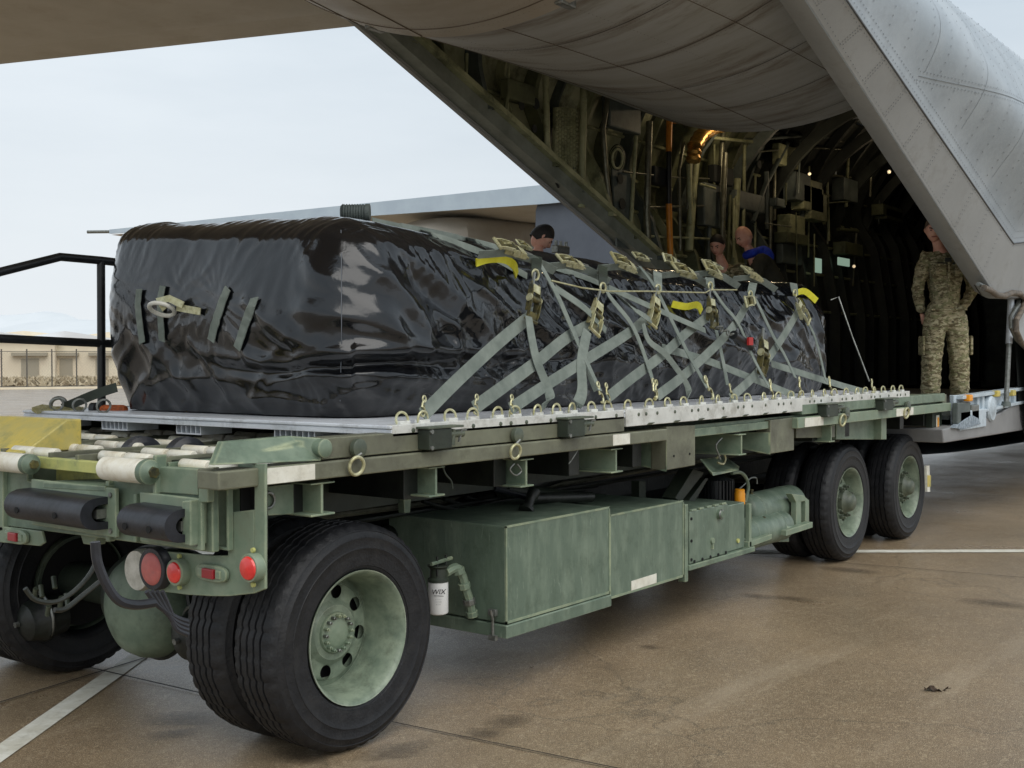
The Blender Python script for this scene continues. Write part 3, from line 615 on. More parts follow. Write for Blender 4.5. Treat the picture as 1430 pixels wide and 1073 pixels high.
# towing rings hanging on discs
def hang_ring(px, py, qx, qy, s_=1.0, thick=.007):
    c = P(px, py, y=-.13); e = P(qx, qy, y=-.155)
    b = MB().lathe([(0, .036*s_), (.02, .036*s_), (.024, .03*s_), (.024, .0001)], c, (0, -1, 0), 24).build('ring_boss', HUBD, T, smooth=True)
    MB().torus(e, (.1, 1, .15), .034*s_, thick*s_, 28, 8).build('hanging_ring', ZINCL, b, smooth=True)
    MB().tube([c+Vector((0, -.025, -.02)), e+Vector((0, 0, .034*s_))], .006, 6).build('link', STEEL, b, smooth=True)
hang_ring(498, 626, 498, 651); hang_ring(720, 608, 720, 631, .95); hang_ring(1180, 577, 1177, 587, 1.2); hang_ring(1266, 568, 1266, 577, 1.2)
def cable(name, pts, y, r, m, parent=T):
    """hanging cord through points of the picture on the plane y"""
    q = [P(*p, y=y) if len(p) == 2 else P(p[0], p[1], y=p[2]) for p in pts]
    sm = []
    for i in range(len(q)-1):
        a, b = q[max(i-1, 0)], q[i]; c, d = q[i+1], q[min(i+2, len(q)-1)]
        for t in (0, .25, .5, .75):
            sm.append(.5*((2*b)+(-a+c)*t+(2*a-5*b+4*c-d)*t*t+(-a+3*b-3*c+d)*t**3))
    sm.append(q[-1]); return MB().tube(sm, r, 8).build(name, m, parent, smooth=True)
cable('lanyard', [(618, 650), (622, 662), (630, 672), (632, 683)], -.1, .004, DARKG)
cable('lanyard', [(718, 648), (712, 656), (720, 664), (728, 658), (722, 648)], -.1, .004, STEEL)
cable('lanyard', [(806, 612), (808, 625), (800, 640), (794, 648)], -.12, .003, STEEL)
cable('lanyard', [(1008, 612), (1000, 622), (1003, 634), (1006, 642)], -.05, .005, STEEL)
# ---- underbody boxes
def tank(name, x0, x1, y0, z0, z1, y1=.75, m=TANKG, lean=0, **k):
    r = MB().box(x0, x1, y0, y1, z0, z1).build(name, m, T, bevel=.008, **k)
    MB().box(x0+.0, x1, y0-.003, y0+.006, z0+.0, z0+.012).box(x0, x0+.008, y0-.003, y0+.006, z0, z1).box(x1-.008, x1, y0-.003, y0+.006, z0, z1).box(x0, x1, y0-.003, y0+.006, z1-.008, z1+.002).build('edge_seam', GREENL, r)
    return r
t1 = tank('fuel_tank', .135, 1.02, 0, .335, .79, label='large box-shaped fuel tank with scratched paint')
tr_ = MB().box(.125, 1.02, -.012, .75, .268, .33).build('tank_tray', TANKG, T, bevel=.005)
for (x, y) in ((.125, .05), ):
    MB().tube([(x-.012, y+.01, .27), (x-.014, y+.01, .36), (x-.03, y+.01, .40)], .007, 8).build('clasp', STEEL, tr_, smooth=True)
    MB().box(x-.02, x, y-.01, y+.035, .37, .4).build('clasp_hook', STEEL, tr_, bevel=.002)
    MB().box(x-.02, x, y-.01, y+.035, .255, .28).build('clasp_hook', STEEL, tr_, bevel=.002)
MB().lathe([(0, .04), (.02, .04), (.03, .025), (.09, .025), (.1, .032), (.14, .032)], (.62, .25, .79), (.5, .1, .45), 16).build('filler_elbow', GREASE_SHADE, t1, smooth=True)
t2 = tank('fuel_tank', 1.025, 1.81, .004, .302, .745, label='lower square tank with a white data plate')
dp = MB().prism([P(882, 812, y=.0), P(917, 801, y=.0), P(917, 814, y=.0), P(882, 825, y=.0)], (0, .003, 0)).build('data_plate', WHITE, T)
box('mounting_post', GREEN, T, 1.825, 1.862, 0.0, .05, .268, .72)
cb = box('control_box', TANKG, T, 1.88, 2.36, 0.0, .5, .365, .672, .006)
for k in range(5):
    MB().box(1.9+k*.095, 1.955+k*.095, -.004, .015, .672, .684).build('lid_clip', GREENL, cb, bevel=.002)
for (x, z) in [(1.895, .39), (1.895, .5), (1.895, .63)]+[(1.93+k*.1, .375) for k in range(5)]:
    MB().lathe([(0, .009), (.006, .009), (.006, .0001)], (x, -.0, z), (0, -1, 0), 8).build('bolt', DARK, cb)
MB().lathe([(0, .03), (.02, .03), (.03, .02), (.03, .0001)], (2.24, 0, .62), (0, -1, 0), 16).build('rotary_switch', GREEN, cb, smooth=True)
MB().torus((2.24, -.02, .62), (0, 1, 0), .026, .006, 16, 6).build('switch_ring', STEEL, cb, smooth=True)
MB().lathe([(0, .018), (.012, .018), (.012, .0001)], (2.15, 0, .47), (0, -1, 0), 14).build('latch_knob', GREENL, cb, smooth=True)
MB().box(2.145, 2.155, -.012, -.0, .42, .455).build('latch_tab', GREENL, cb)
c2 = box('relay_box', TANKG, T, 2.385, 2.63, .02, .5, .365, .655, .006)
MB().lathe([(0, .014), (.01, .014), (.01, .0001)], (2.53, .02, .42), (0, -1, 0), 12).build('latch_knob', YPALE, c2, smooth=True)
box('support_angle', GREEN, T, 1.86, 2.72, -.01, .05, .33, .362)
box('mounting_post', GREENL, T, 2.66, 2.69, .0, .03, .33, .64)
MB().prism([P(1046, 765, y=0), P(1078, 753, y=0), P(1078, 746, y=0), P(1046, 757, y=0)], (0, .1, 0)).build('step_bracket', GREENL, T, bevel=.003)
MB().prism([P(1098, 749, y=0), P(1135, 737, y=0), P(1135, 729, y=0), P(1098, 741, y=0)], (0, .06, 0)).build('step_bracket', GREENL, T, bevel=.003)
MB().prism([P(1078, 757, y=.15), P(1102, 757, y=.15), P(1102, 747, y=.15), P(1078, 747, y=.15)], (0, .05, 0)).build('step_bracket', GREEN, T, bevel=.003)
for q in ((1112, 1119), (1125, 1130)):
    MB().prism([P(q[0], 700, y=.06), P(q[1], 698, y=.06), P(q[1], 734, y=.06), P(q[0], 737, y=.06)], (0, .04, 0)).build('strut_post', GREENL, T, bevel=.003)
MB().prism([P(1106, 690, y=.06), P(1122, 692, y=.06), P(1130, 699, y=.06), P(1112, 702, y=.06)], (0, .05, 0)).build('strut_cap', GREENL, T, bevel=.003)
MB().prism([P(1100, 738, y=.03), P(1094, 724, y=.06), P(1098, 722, y=.06), P(1110, 738, y=.03)], (0, .03, 0)).build('strut_gusset', GREENL, T, bevel=.002)
# air reservoirs
def reservoir(px0, px1, pyc, rr, y, label=None):
    a = P(px0, pyc, y=y); b = P(px1, pyc-(px1-px0)*.0, y=y); x0, x1 = a.x, b.x; z = b.z
    r = MB().lathe([(-.03, .0001), (-.028, rr*.45), (-.015, rr*.8), (0, rr*.97), (.01, rr), (x1-x0-.01, rr), (x1-x0, rr*.97), (x1-x0+.02, rr*.8), (x1-x0+.035, rr*.45), (x1-x0+.038, .0001)], (x0, y, z), (1, 0, 0), 40, cap=False).build('air_reservoir', TANKG, T, smooth=True)
    for t in (.15, .8):
        MB().torus((x0+(x1-x0)*t, y, z), (1, 0, 0), rr, .0025, 40, 6).build('weld_band', TANKG, r, smooth=True)
    MB().tube([(x0+.12, y-.02, z+rr-.01), (x0+.12, y-.02, z+rr+.03)], .012, 8).build('fitting', BRASSY, r)
    MB().tube([(x0+.05, y-rr*.9, z-.03), (x0+.05, y-rr*.9-.04, z-.03)], .016, 8).build('fitting', BRASSY, r)
    return r
reservoir(1035, 1104, 701, .125, .24); reservoir(1032, 1090, 733, .105, .14)
# motor, orange filter cap, cover plate, hoses
mo = MB().lathe([(0, .10), (.20, .10), (.215, .085), (.24, .05), (.24, .0001)], (2.86, .34, .56), (0, 0, 1), 32).build('electric_motor', BLK, T, smooth=True)
for k in range(28):
    a = 2*PI*k/28; c, s_ = math.cos(a), math.sin(a)
    MB().add([(2.86+c*.098-s_*.003, .34+s_*.098+c*.003, .57), (2.86+c*.098+s_*.003, .34+s_*.098-c*.003, .57), (2.86+c*.118+s_*.003, .34+s_*.118-c*.003, .57), (2.86+c*.118-s_*.003, .34+s_*.118+c*.003, .57),
              (2.86+c*.098-s_*.003, .34+s_*.098+c*.003, .76), (2.86+c*.098+s_*.003, .34+s_*.098-c*.003, .76), (2.86+c*.118+s_*.003, .34+s_*.118-c*.003, .76), (2.86+c*.118-s_*.003, .34+s_*.118+c*.003, .76)],
             [(0, 1, 2, 3), (7, 6, 5, 4), (0, 3, 7, 4), (1, 5, 6, 2), (3, 2, 6, 7), (0, 4, 5, 1)]).build('cooling_fin', BLK, mo)
oc = P(1033, 704, y=.2); MB().lathe([(0, .036), (.07, .036), (.078, .033), (.095, .033), (.1, .028), (.1, .0001)], oc, (0, 0, 1), 28).build('breather_cap', ORANGE, T, smooth=True)
MB().tube([oc, oc-Vector((0, 0, .1))], .02, 12).build('breather_neck', STEEL, T, smooth=True)
MB().prism([P(981, 644, y=.12), P(1016, 640, y=.35), P(1033, 652, y=.35), P(1032, 657, y=.1), P(996, 665, y=.05), P(994, 660, y=.05)], (0, .02, .012)).build('motor_cover', GREEN, T, bevel=.003)
cable('shackle', [(1001, 640), (1009, 632), (1013, 640), (1010, 648), (1002, 646)], .1, .007, ZINCL)
cable('hose', [(1022, 661), (1034, 660), (1042, 668), (1045, 680), (1043, 692), (1041, 702)], .2, .012, GREEN)
cable('hose', [(1030, 685), (1040, 676), (1048, 668), (1056, 668), (1057, 676)], .25, .006, STEEL)
for (a, b, c, d) in (((968, 655), (984, 660), (951, 702), (943, 696)), ((985, 668), (990, 668), (966, 708), (960, 702))):
    MB().prism([P(*q, y=.3) for q in (a, b, c, d)], (0, .1, 0)).build('diagonal_brace', DARKG, T, bevel=.004)
MB().prism([P(893, 672, y=.45), P(902, 672, y=.45), P(902, 700, y=.45), P(893, 700, y=.45)], (0, .06, 0)).build('hanger', DARKG, T, bevel=.003)
MB().prism([P(564, 698, y=.42), P(574, 697, y=.42), P(573, 716, y=.42), P(565, 717, y=.42)], (0, .04, 0)).build('hanger', GREEN, T, bevel=.003)
# hydraulic pipes and cylinders filling the dark space under the deck
for i in range(9):
    y = .62+i*.13; z = .80+.03*(i % 3); MB().tube([(-.9+.1*i, y, z), (1.2, y+.02, z-.03*(i % 2)), (3.8, y, z), (6.0, y, z)], .012+.004*(i % 3), 8).build('hydraulic_pipe', [GREASE_SHADE, PIPE, DARKG][i % 3], T, smooth=True)
MB().tube([(-.2, .75, .62), (1.6, .7, .9)], .06, 16).build('lift_cylinder', GREASE_SHADE, T, smooth=True)
MB().tube([(.9, .62, .85), (2.6, .7, .55)], .05, 16).build('lift_cylinder', DARKG, T, smooth=True)
box('center_beam', GREASE_SHADE, T, -.4, 6, 1.0, 1.5, .6, .9, .01); box('gearbox', GREASE_SHADE, T, 1.9, 3.6, .7, 1.9, .3, .62, .02)
for k in range(5): cable('hose', [(590+k*30, 700-k*3), (640+k*22, 712-k*5), (700+k*20, 700-k*4), (780+k*18, 694-k*5)], .6+.04*k, .011, GREASE_SHADE)
cable('hose', [(690, 682), (720, 690), (760, 700), (800, 692)], .45, .016, BLACKR)
MB().tube([P(740, 696, y=.35), P(825, 694, y=.35)], .03, 14).build('filler_pipe', GREASE_SHADE, T, smooth=True)
# oil filter with its head and elbows
fc = P(612, 812, y=.2); fz = P(612, 858, y=.2).z
fl = MB().lathe([(0, .046), (fc.z-fz-.012, .046), (fc.z-fz-.006, .043), (fc.z-fz, .03), (fc.z-fz, .0001)], fc, (0, 0, -1), 40).build('oil_filter', mat('filter_white', s2l(226, 226, 224), .35), T, smooth=True)
MB().lathe([(0, .049), (.012, .049), (.02, .04), (.06, .038), (.07, .05), (.075, .05), (.075, .0001)], fc, (0, 0, 1), 28).build('filter_head', DARKG, T, smooth=True)
for q in (-.03, .03): MB().tube([fc+Vector((q, -.02, .03)), fc+Vector((q, -.02, .12))], .006, 6).build('bolt', GREASE_SHADE, fl)
MB().tube([fc+Vector((-.07, -.02, .09)), fc+Vector((.07, -.02, .1))], .009, 6).build('bracket_bar', GREEN, T)
cable('elbow_pipe', [(622, 800), (637, 793), (645, 804), (650, 822), (655, 838), (659, 858)], .18, .022, GREEN)
for q in ((640, 797), (648, 818), (655, 840), (659, 857)):
    c = P(*q, y=.18); MB().lathe([(-.014, .03), (.014, .03)], c, (.25, 0, -1), 8).build('pipe_fitting', GREEN if q[1] != 840 else STEEL, T, bevel=.002)
def text(s_, loc, size, m, parent, nrm, name='lettering', shear=0, ext=.0006, up=(0, 0, 1)):
    c = bpy.data.curves.new(name, 'FONT'); c.body = s_; c.size = size; c.align_x = 'CENTER'; c.align_y = 'CENTER'; c.extrude = ext; c.shear = shear
    o = bpy.data.objects.new(name, c); COL.objects.link(o); c.materials.append(m)
    nn = Vector(nrm).normalized(); u_ = Vector(up); x_ = u_.cross(nn).normalized(); u_ = nn.cross(x_)
    o.matrix_world = Matrix(((x_.x, u_.x, nn.x, loc[0]), (x_.y, u_.y, nn.y, loc[1]), (x_.z, u_.z, nn.z, loc[2]), (0, 0, 0, 1)))
    me_ = bpy.data.meshes.new_from_object(o); mw = o.matrix_world.copy(); bpy.data.objects.remove(o)
    o = bpy.data.objects.new(name, me_); COL.objects.link(o); o.parent = parent
    if parent.type == 'EMPTY': mw.translation = mw.translation-Vector(parent.location)
    o.matrix_local = mw
    return o
INK = mat('black_ink', s2l(28, 28, 32), .5)
vd = (Vector((CAM.x, CAM.y, 0))-Vector((fc.x, fc.y, 0))).normalized()
tl = fc+vd*.0475-Vector((0, 0, .04)); text('WIX', tl, .032, INK, fl, vd, shear=.2)
MB().prism([tl+Vector((vd.y*-.024, vd.x*.024, -.018)), tl+Vector((vd.y*.02, -vd.x*.02, -.015)), tl+Vector((vd.y*.02, -vd.x*.02, -.017)), tl+Vector((vd.y*-.024, vd.x*.024, -.020))], vd*.0006).build('underline', INK, fl)
for k in range(3): text(['- - - - -', '- -- - ---', '-- - --'][k], tl-Vector((0, 0, .032+.012*k)), .010, INK, fl, vd, name='small_print')

# ---- rear end
XR = -1.5
cbm = MB().prism([P(-260, 652, x=XR), P(38, 655, x=XR), P(38, 672, x=XR), P(147, 685, x=XR), P(147, 672, x=XR), P(296, 665, x=XR), P(297, 772, x=XR), P(64, 742, x=XR), P(-260, 700, x=XR)], (.03, 0, 0)).build('rear_crossbeam', GREEN, T, bevel=.004)
box('rear_crossbeam', GREEN, T, -1.34, -1.25, .45, 2.6, .9, 1.11)
# vertical web plates beside the rollers
for (x0, x1, ya, yb) in ((-14, 4, 655, 742), (147, 152, 672, 757), (186, 190, 690, 758)):
    rearpoly('web_plate', [(x0, ya), (x1, ya), (x1, yb), (x0, yb)], XR-.02, .03, GREENL)
rearpoly('web_plate', [(213, 636), (217, 636), (217, 690), (213, 690)], XR-.03, .05, GREEN)
# upper corner box at the right
rearpoly('corner_plate', [(218, 652), (276, 655), (276, 692), (218, 688)], XR-.008, .04, GREENL)
rearpoly('corner_post', [(275, 655), (297, 653), (297, 682), (275, 684)], XR-.02, .03, OLIVE)
rearpoly('hinge_block', [(277, 680), (290, 679), (290, 702), (277, 702)], XR-.04, .03, GREENL)
# yellow toe board between the rollers
rearpoly('toe_board', [(78, 640), (147, 643), (147, 669), (78, 671)], -1.36, .02, YPALE, label='worn yellow board between the two big rollers')
rearpoly('toe_ledge', [(60, 673), (147, 679), (147, 687), (60, 682)], XR-.04, .1, GREEN)
# white stow rollers
def roller(px0, px1, pyt, pyb, x=-1.55):
    a = P(px0, (pyt+pyb)/2, x=x); b = P(px1, (pyt+pyb)/2+(px1-px0)*.07, x=x); rr = (P(px0, pyt, x=x).z-P(px0, pyb, x=x).z)/2
    a.z = b.z = (a.z+b.z)/2
    L_ = (a-b).length
    r = MB().lathe([(0, .0001), (0, rr*.8), (.008, rr), (L_-.008, rr), (L_, rr*.8), (L_, .0001)], b, (a-b), 36, cap=False).build('end_roller', ROLLW, T, smooth=True)
    e = MB().lathe([(0, rr*1.02), (.03, rr*1.02), (.04, rr*.7), (.05, rr*.5), (.05, .0001)], b, (b-a), 24).build('roller_bearing', GREEN, r, smooth=True)
    MB().lathe([(.05, rr*.5), (.06, rr*.45), (.06, .0001)], b, (b-a), 6).build('bearing_bolt', BRASSY, e)
    return r
roller(-60, 38, 627, 653); roller(147, 203, 638, 671)
# bumpers: black rubber D-shaped
def bumper(px0, px1, pyt, pyb, plate):
    x0 = XR-.03
    a = P(px0, (pyt+pyb)/2, x=x0-.05); b = P(px1, (pyt+pyb)/2+4, x=x0-.05); h = abs(P(px0, pyt, x=x0).z-P(px0, pyb, x=x0).z)/2; zc = (a.z+b.z)/2
    pp = []; dep = .125; inn = []
    for k in range(13):
        t = PI/2-PI*k/12; pp.append((x0-.045-(dep-.045)*math.cos(t)**.8 if math.cos(t) > 0 else x0-.045, zc+h*math.sin(t)))
    pp = [(x0, zc+h)]+pp+[(x0, zc-h)]
    ii = [(x0+(x-x0)*.62 - (0 if i in (0, len(pp)-1) else .0), zc+(z-zc)*.55) for i, (x, z) in enumerate(pp)]
    y0, y1 = b.y, a.y; n = len(pp); vs = []
    for y in (y0, y1): vs += [(x, y, z) for x, z in pp]+[(x, y, z) for x, z in ii]
    fs = []
    for i in range(n-1):
        fs += [(i, i+1, 2*n+i+1, 2*n+i), (n+i+1, n+i, 3*n+i, 3*n+i+1), (i, n+i, n+i+1, i+1), (2*n+i, 2*n+i+1, 3*n+i+1, 3*n+i)]
    r = MB().add(vs, fs).build('dock_bumper', BLACKR, T, smooth=True)
    for t in (.18, .68):
        y = y1+(y0-y1)*t; MB().lathe([(0, .013), (.004, .013), (.004, .0001)], (x0-dep+.001, y, zc-.012), (-1, 0, 0), 12).build('bolt_hole', DARK, r)
    MB().box(x0-.05, x0+.0, y0+.01, y0+.05, zc-.02, zc+.015).build('bracket', STEEL, r)
    if plate:
        pl = MB().box(x0-.008, x0+.008, y0-plate[0], y1+plate[1], zc-h-.03, zc+h+.035).build('bumper_plate', GREENL, T, bevel=.004)
        for (dy, dz) in ((-.02, .02), (-.02, -.015)): MB().lathe([(0, .01), (.006, .01), (.006, .0001)], (x0-.009, y0+dy, zc+(h if dz > 0 else -h)+dz*.4), (-1, 0, 0), 8).build('bolt', STEEL, pl)
    return r
bumper(30, 137, 688, 729, (.05, .0)); bumper(188, 255, 706, 750, (.05, .03))
rearpoly('mount_box', [(254, 700), (266, 699), (266, 763), (254, 760)], XR-.07, .07, GREENL)
# open rectangular tube socket
a = P(297, 680, x=-1.455); b = P(318, 680, x=-1.455); c = P(318, 771, x=-1.455)
y0, y1, z0, z1 = b.y, a.y, c.z+.004, a.z; th = .010; X0, X1 = -1.455, -1.36
MB().box(X0, -1.431, y0, y0+th, z0, z1).box(X0, X1, y1-th, y1, z0, z1).box(X0, X1, y0+th, y1-th, z0, z0+th).box(X0, X1, y0+th, y1-th, z1-th, z1).build('fork_socket', GREENL, T, bevel=.002)
box('socket_back_shade', DARK, T, X1, X1+.01, y0-.09, y1, z0, z1+.05, 0); box('socket_side_shade', DARK, T, -1.40, X1, y0-.004, y0+.004, z0, z1, 0)  # black plates standing in for the shade inside the socket
# light panel with cut-out
XP = -1.43
ol = [(178, 764), (297, 776), (297, 690), (321, 690), (321, 650), (371, 648), (371, 700), (371, 822), (356, 829), (320, 833), (262, 831), (215, 824), (190, 812), (178, 800)]
def panel():
    # upper frame around the window, built of pieces that butt end to end
    mb = MB()
    mb.prism([P(*p, x=XP) for p in ((355, 648), (370, 648), (370, 823), (355, 829))], (.012, 0, 0))
    mb.prism([P(*p, x=XP) for p in ((318, 648), (355, 648), (355, 672), (318, 672))], (.012, 0, 0))
    mb.prism([P(*p, x=XP) for p in ((318, 716), (355, 712), (355, 829), (320, 833), (296, 833), (262, 831), (222, 826), (205, 816), (200, 795), (200, 768), (296, 776), (318, 776))], (.012, 0, 0))
    return mb.build('light_panel', GREENL, T, bevel=.003)
pn = panel()
rearpoly('panel_window_shade', [(318, 672), (355, 672), (355, 716), (318, 716)], XP+.2, .01, DARK)  # black sheet that paints the shade seen through the cut-out
def lamp(px, py, rad, m, hous=1.25, hm=GREENL, dp=.03, name='tail_lamp', label=None):
    c = P(px, py, x=XP-.02); 
    b = MB().lathe([(-.02, rad*hous), (dp*.4, rad*hous), (dp*.6, rad*hous*.95), (dp*.6, rad*1.02)], c, (-1, 0, 0), 36).build(name, hm, T, smooth=True, label=label)
    MB().lathe([(dp*.55, rad), (dp*.62, rad*.99), (dp*.8, rad*.9), (dp*.92, rad*.6), (dp, .0001)], c, (-1, 0, 0), 36, cap=False).build('lens', m, b, smooth=True)
    return b
lamp(217, 794, .062, REDP, 1.32, BLACKR, .03, label='large faded red lamp in a black rubber ring')
lamp(249, 799, .04, RED, 1.25, GREENL); lamp(352, 793, .042, RED, 1.2, GREENL)
for (px, py, r_) in ((249, 799, .058), (352, 793, .06)):
    c = P(px, py, x=XP-.02)
    for s_ in (-1, 1): MB().lathe([(0, .009), (.01, .009), (.01, .0001)], c+Vector((.01, 0, s_*r_)), (-1, 0, 0), 8).build('screw', YPALE, T)
def marker(px, py, s_=1):
    c = P(px, py, x=XP-.006)
    vs = []; n = 32
    for k, (dx, sc) in enumerate(((0, 1), (-.012, 1), (-.016, .9))):
        for i in range(n):
            a = 2*PI*i/n; ca, sa = math.cos(a), math.sin(a)
            vs.append((c.x+dx, c.y+.088*sc*math.copysign(abs(ca)**.7, ca), c.z+.031*sc*math.copysign(abs(sa)**.7, sa)))
    fs = [(k*n+i, k*n+(i+1) % n, (k+1)*n+(i+1) % n, (k+1)*n+i) for k in range(2) for i in range(n)]+[tuple(2*n+i for i in range(n))]
    b = MB().add(vs, fs).build('marker_lamp', GREENL, T, smooth=True)
    MB().box(c.x-.03, c.x-.014, c.y-.032, c.y+.032, c.z-.018, c.z+.018).build('lens', REDD, b, bevel=.004)
    for s2 in (-1, 1): MB().box(c.x-.022, c.x-.014, c.y+s2*.05-.014, c.y+s2*.05+.014, c.z-.015, c.z+.015).build('lamp_clip', GREENL, b, bevel=.003)
marker(298, 800)
# far-side marker plate at the left edge
rearpoly('light_panel', [(-60, 728), (58, 742), (62, 758), (55, 763), (-60, 752)], XR-.02, .012, GREENL)
XPs = XP; XP = XR-.02; marker(25, 749); XP = XPs
# reversing lamp behind the panel
c = P(190, 797, x=XP+.0)
MB().lathe([(0, .076), (.02, .082), (.06, .078), (.1, .06), (.12, .03), (.125, .0001)], c+Vector((.0, 0, .0)), (1, 0, 0), 36).build('reversing_lamp', CHROME, T, smooth=True, label='silver round lamp behind the panel')
# hoses behind the panel
cable('air_hose', [(133, 757), (136, 785), (148, 815), (165, 838), (188, 845), (215, 842)], -1.35, .0095, BLACKR)
cable('air_hose', [(132, 760), (132, 790), (110, 820), (80, 840), (50, 838), (35, 822)], -1.3, .0045, GREASE_SHADE)
cable('air_hose', [(140, 812), (115, 832), (92, 850), (76, 852)], -1.25, .005, GREASE_SHADE)
for k in range(4): cable('air_hose', [(205+k*7, 826), (220+k*6, 845+k*3), (245, 862+k*5), (262, 868+k*6)], -1.1, .006, BLACKR)
for k in range(6):
    c = P(50+k*9, 822+(k % 3)*12, x=-1.15); MB().tube([c, c+Vector((.01, .03, .05*(1 if k % 2 else -1)))], .012, 8).build('valve', HUBD, T, smooth=True)
rearpoly('valve_bracket', [(112, 746), (135, 748), (132, 762), (116, 760)], -1.42, .05, GREENL)
# ---- roller deck: trays with rollers in pairs
trays = [(-.04, .32), (.56, .92), (1.14, 1.5), (1.72, 2.06), (2.2, 2.5)]
for (y0, y1) in trays:
    for yy in (y0-.02, y1+.0): box('roller_rail', OLIVE if y0 > .3 else GREEN, T, -1.47, 6.2, yy, yy+.02, 1.128, 1.185, .002)
    n_r = 7
    ym = (y0+y1)/2
    for k in range(n_r):
        x = -1.42+k*.2+(.05 if y0 in (.56, 1.72) else 0)
        for (a, b) in ((y0+.012, ym-.01), (ym+.01, y1-.012)):
            MB().lathe([(0, .0001), (0, .020), (.006, .024), (b-a-.006, .024), (b-a, .020), (b-a, .0001)], (x, a, 1.174), (0, 1, 0), 16, cap=False).build('deck_roller', ROLLW, T, smooth=True)
for (y0, y1) in zip([t[1]+.03 for t in trays[:-1]], [t[0]-.03 for t in trays[1:]]):
    box('deck_panel', mat('worn_deck_%d' % int(y0*100), s2l(110, 118, 104), .5, var=s2l(140, 146, 132), vscale=8, dirt=s2l(170, 160, 90), dirt_amt=.5, dscale=16), T, -1.46, -.2, y0, y1, 1.14, 1.16, .002)
box('worn_sill', YPALE, T, -1.49, -1.45, -.05, 2.5, 1.12, 1.165, .003)
# black drive tyres standing proud of the deck
for (px, py) in ((186, 616), (248, 617)):
    c = P(px, py, z=1.2); MB().lathe([(0, .0001), (0, .07), (.02, .095), (.08, .095), (.1, .07), (.1, .0001)], (c.x, c.y-.1, 1.128), (.15, 1, 0), 28, cap=False).build('drive_wheel', BLACKR, T, smooth=True)
# yellow stop ramp
ys = MB().prism([(-1.46, 1.36, 1.17), (-1.25, 1.36, 1.305), (-1.18, 1.36, 1.305), (-1.18, 1.36, 1.17)], (0, .60, 0)).build('pallet_stop', YELLOW, T, bevel=.006, label='worn yellow sloping pallet stop at the corner')
# ---- walkway guard rail on the far side
def gtube(name, pts, y, r=.026): return MB().tube([P(*p, y=y) for p in pts], r, 12).build(name, BLK, GR, smooth=True)
GR = empty('guard_rail'); GR.parent = T; GR.location = -Vector(T.location)
def grail(nm, pts): 
    o = MB().tube(pts, .024, 12).build(nm, BLK, GR, smooth=True); o.location = (0, 0, 0); return o
gy = 2.68
grail('top_rail', [P(-120, 417, y=gy), P(0, 380, y=gy), P(84, 359, y=gy), P(141, 364, y=gy), P(175, 368, y=gy), P(300, 378, y=gy)])
grail('middle_rail', [P(-120, 470, y=gy), P(0, 473, y=gy), P(300, 487, y=gy)])
grail('rail_post', [P(141, 364, y=gy), P(142, 575, y=gy)]); grail('rail_post', [P(-110, 414, y=gy), P(-110, 575, y=gy)])
# far end: bridge plate, reflector
box('end_plate', OLIVE, T, 6.25, 6.36, -.1, 2.6, 1.14, 1.25)
rf = box('front_bracket', DARKG, T, 6.1, 6.36, -.06, .0, .86, 1.1)
MB().box(6.19, 6.27, -.066, -.061, .93, 1.07).build('reflector_plate', WHITE, rf, bevel=.02)
MB().box(6.215, 6.245, -.07, -.066, .95, 1.05).build('reflector', ORANGE, rf)
mk = MB().prism([P(1294, 651, y=0), P(1298, 650, y=0), P(1299, 687, y=0), P(1295, 687, y=0)], (0, .02, 0)).build('mud_flap_strip', WHITE, T)
MB().prism([P(1295.5, 664, y=-.004), P(1300, 664, y=-.004), P(1300, 680, y=-.004), P(1295.5, 680, y=-.004)], (0, .003, 0)).build('yellow_strip', YELLOW, T)

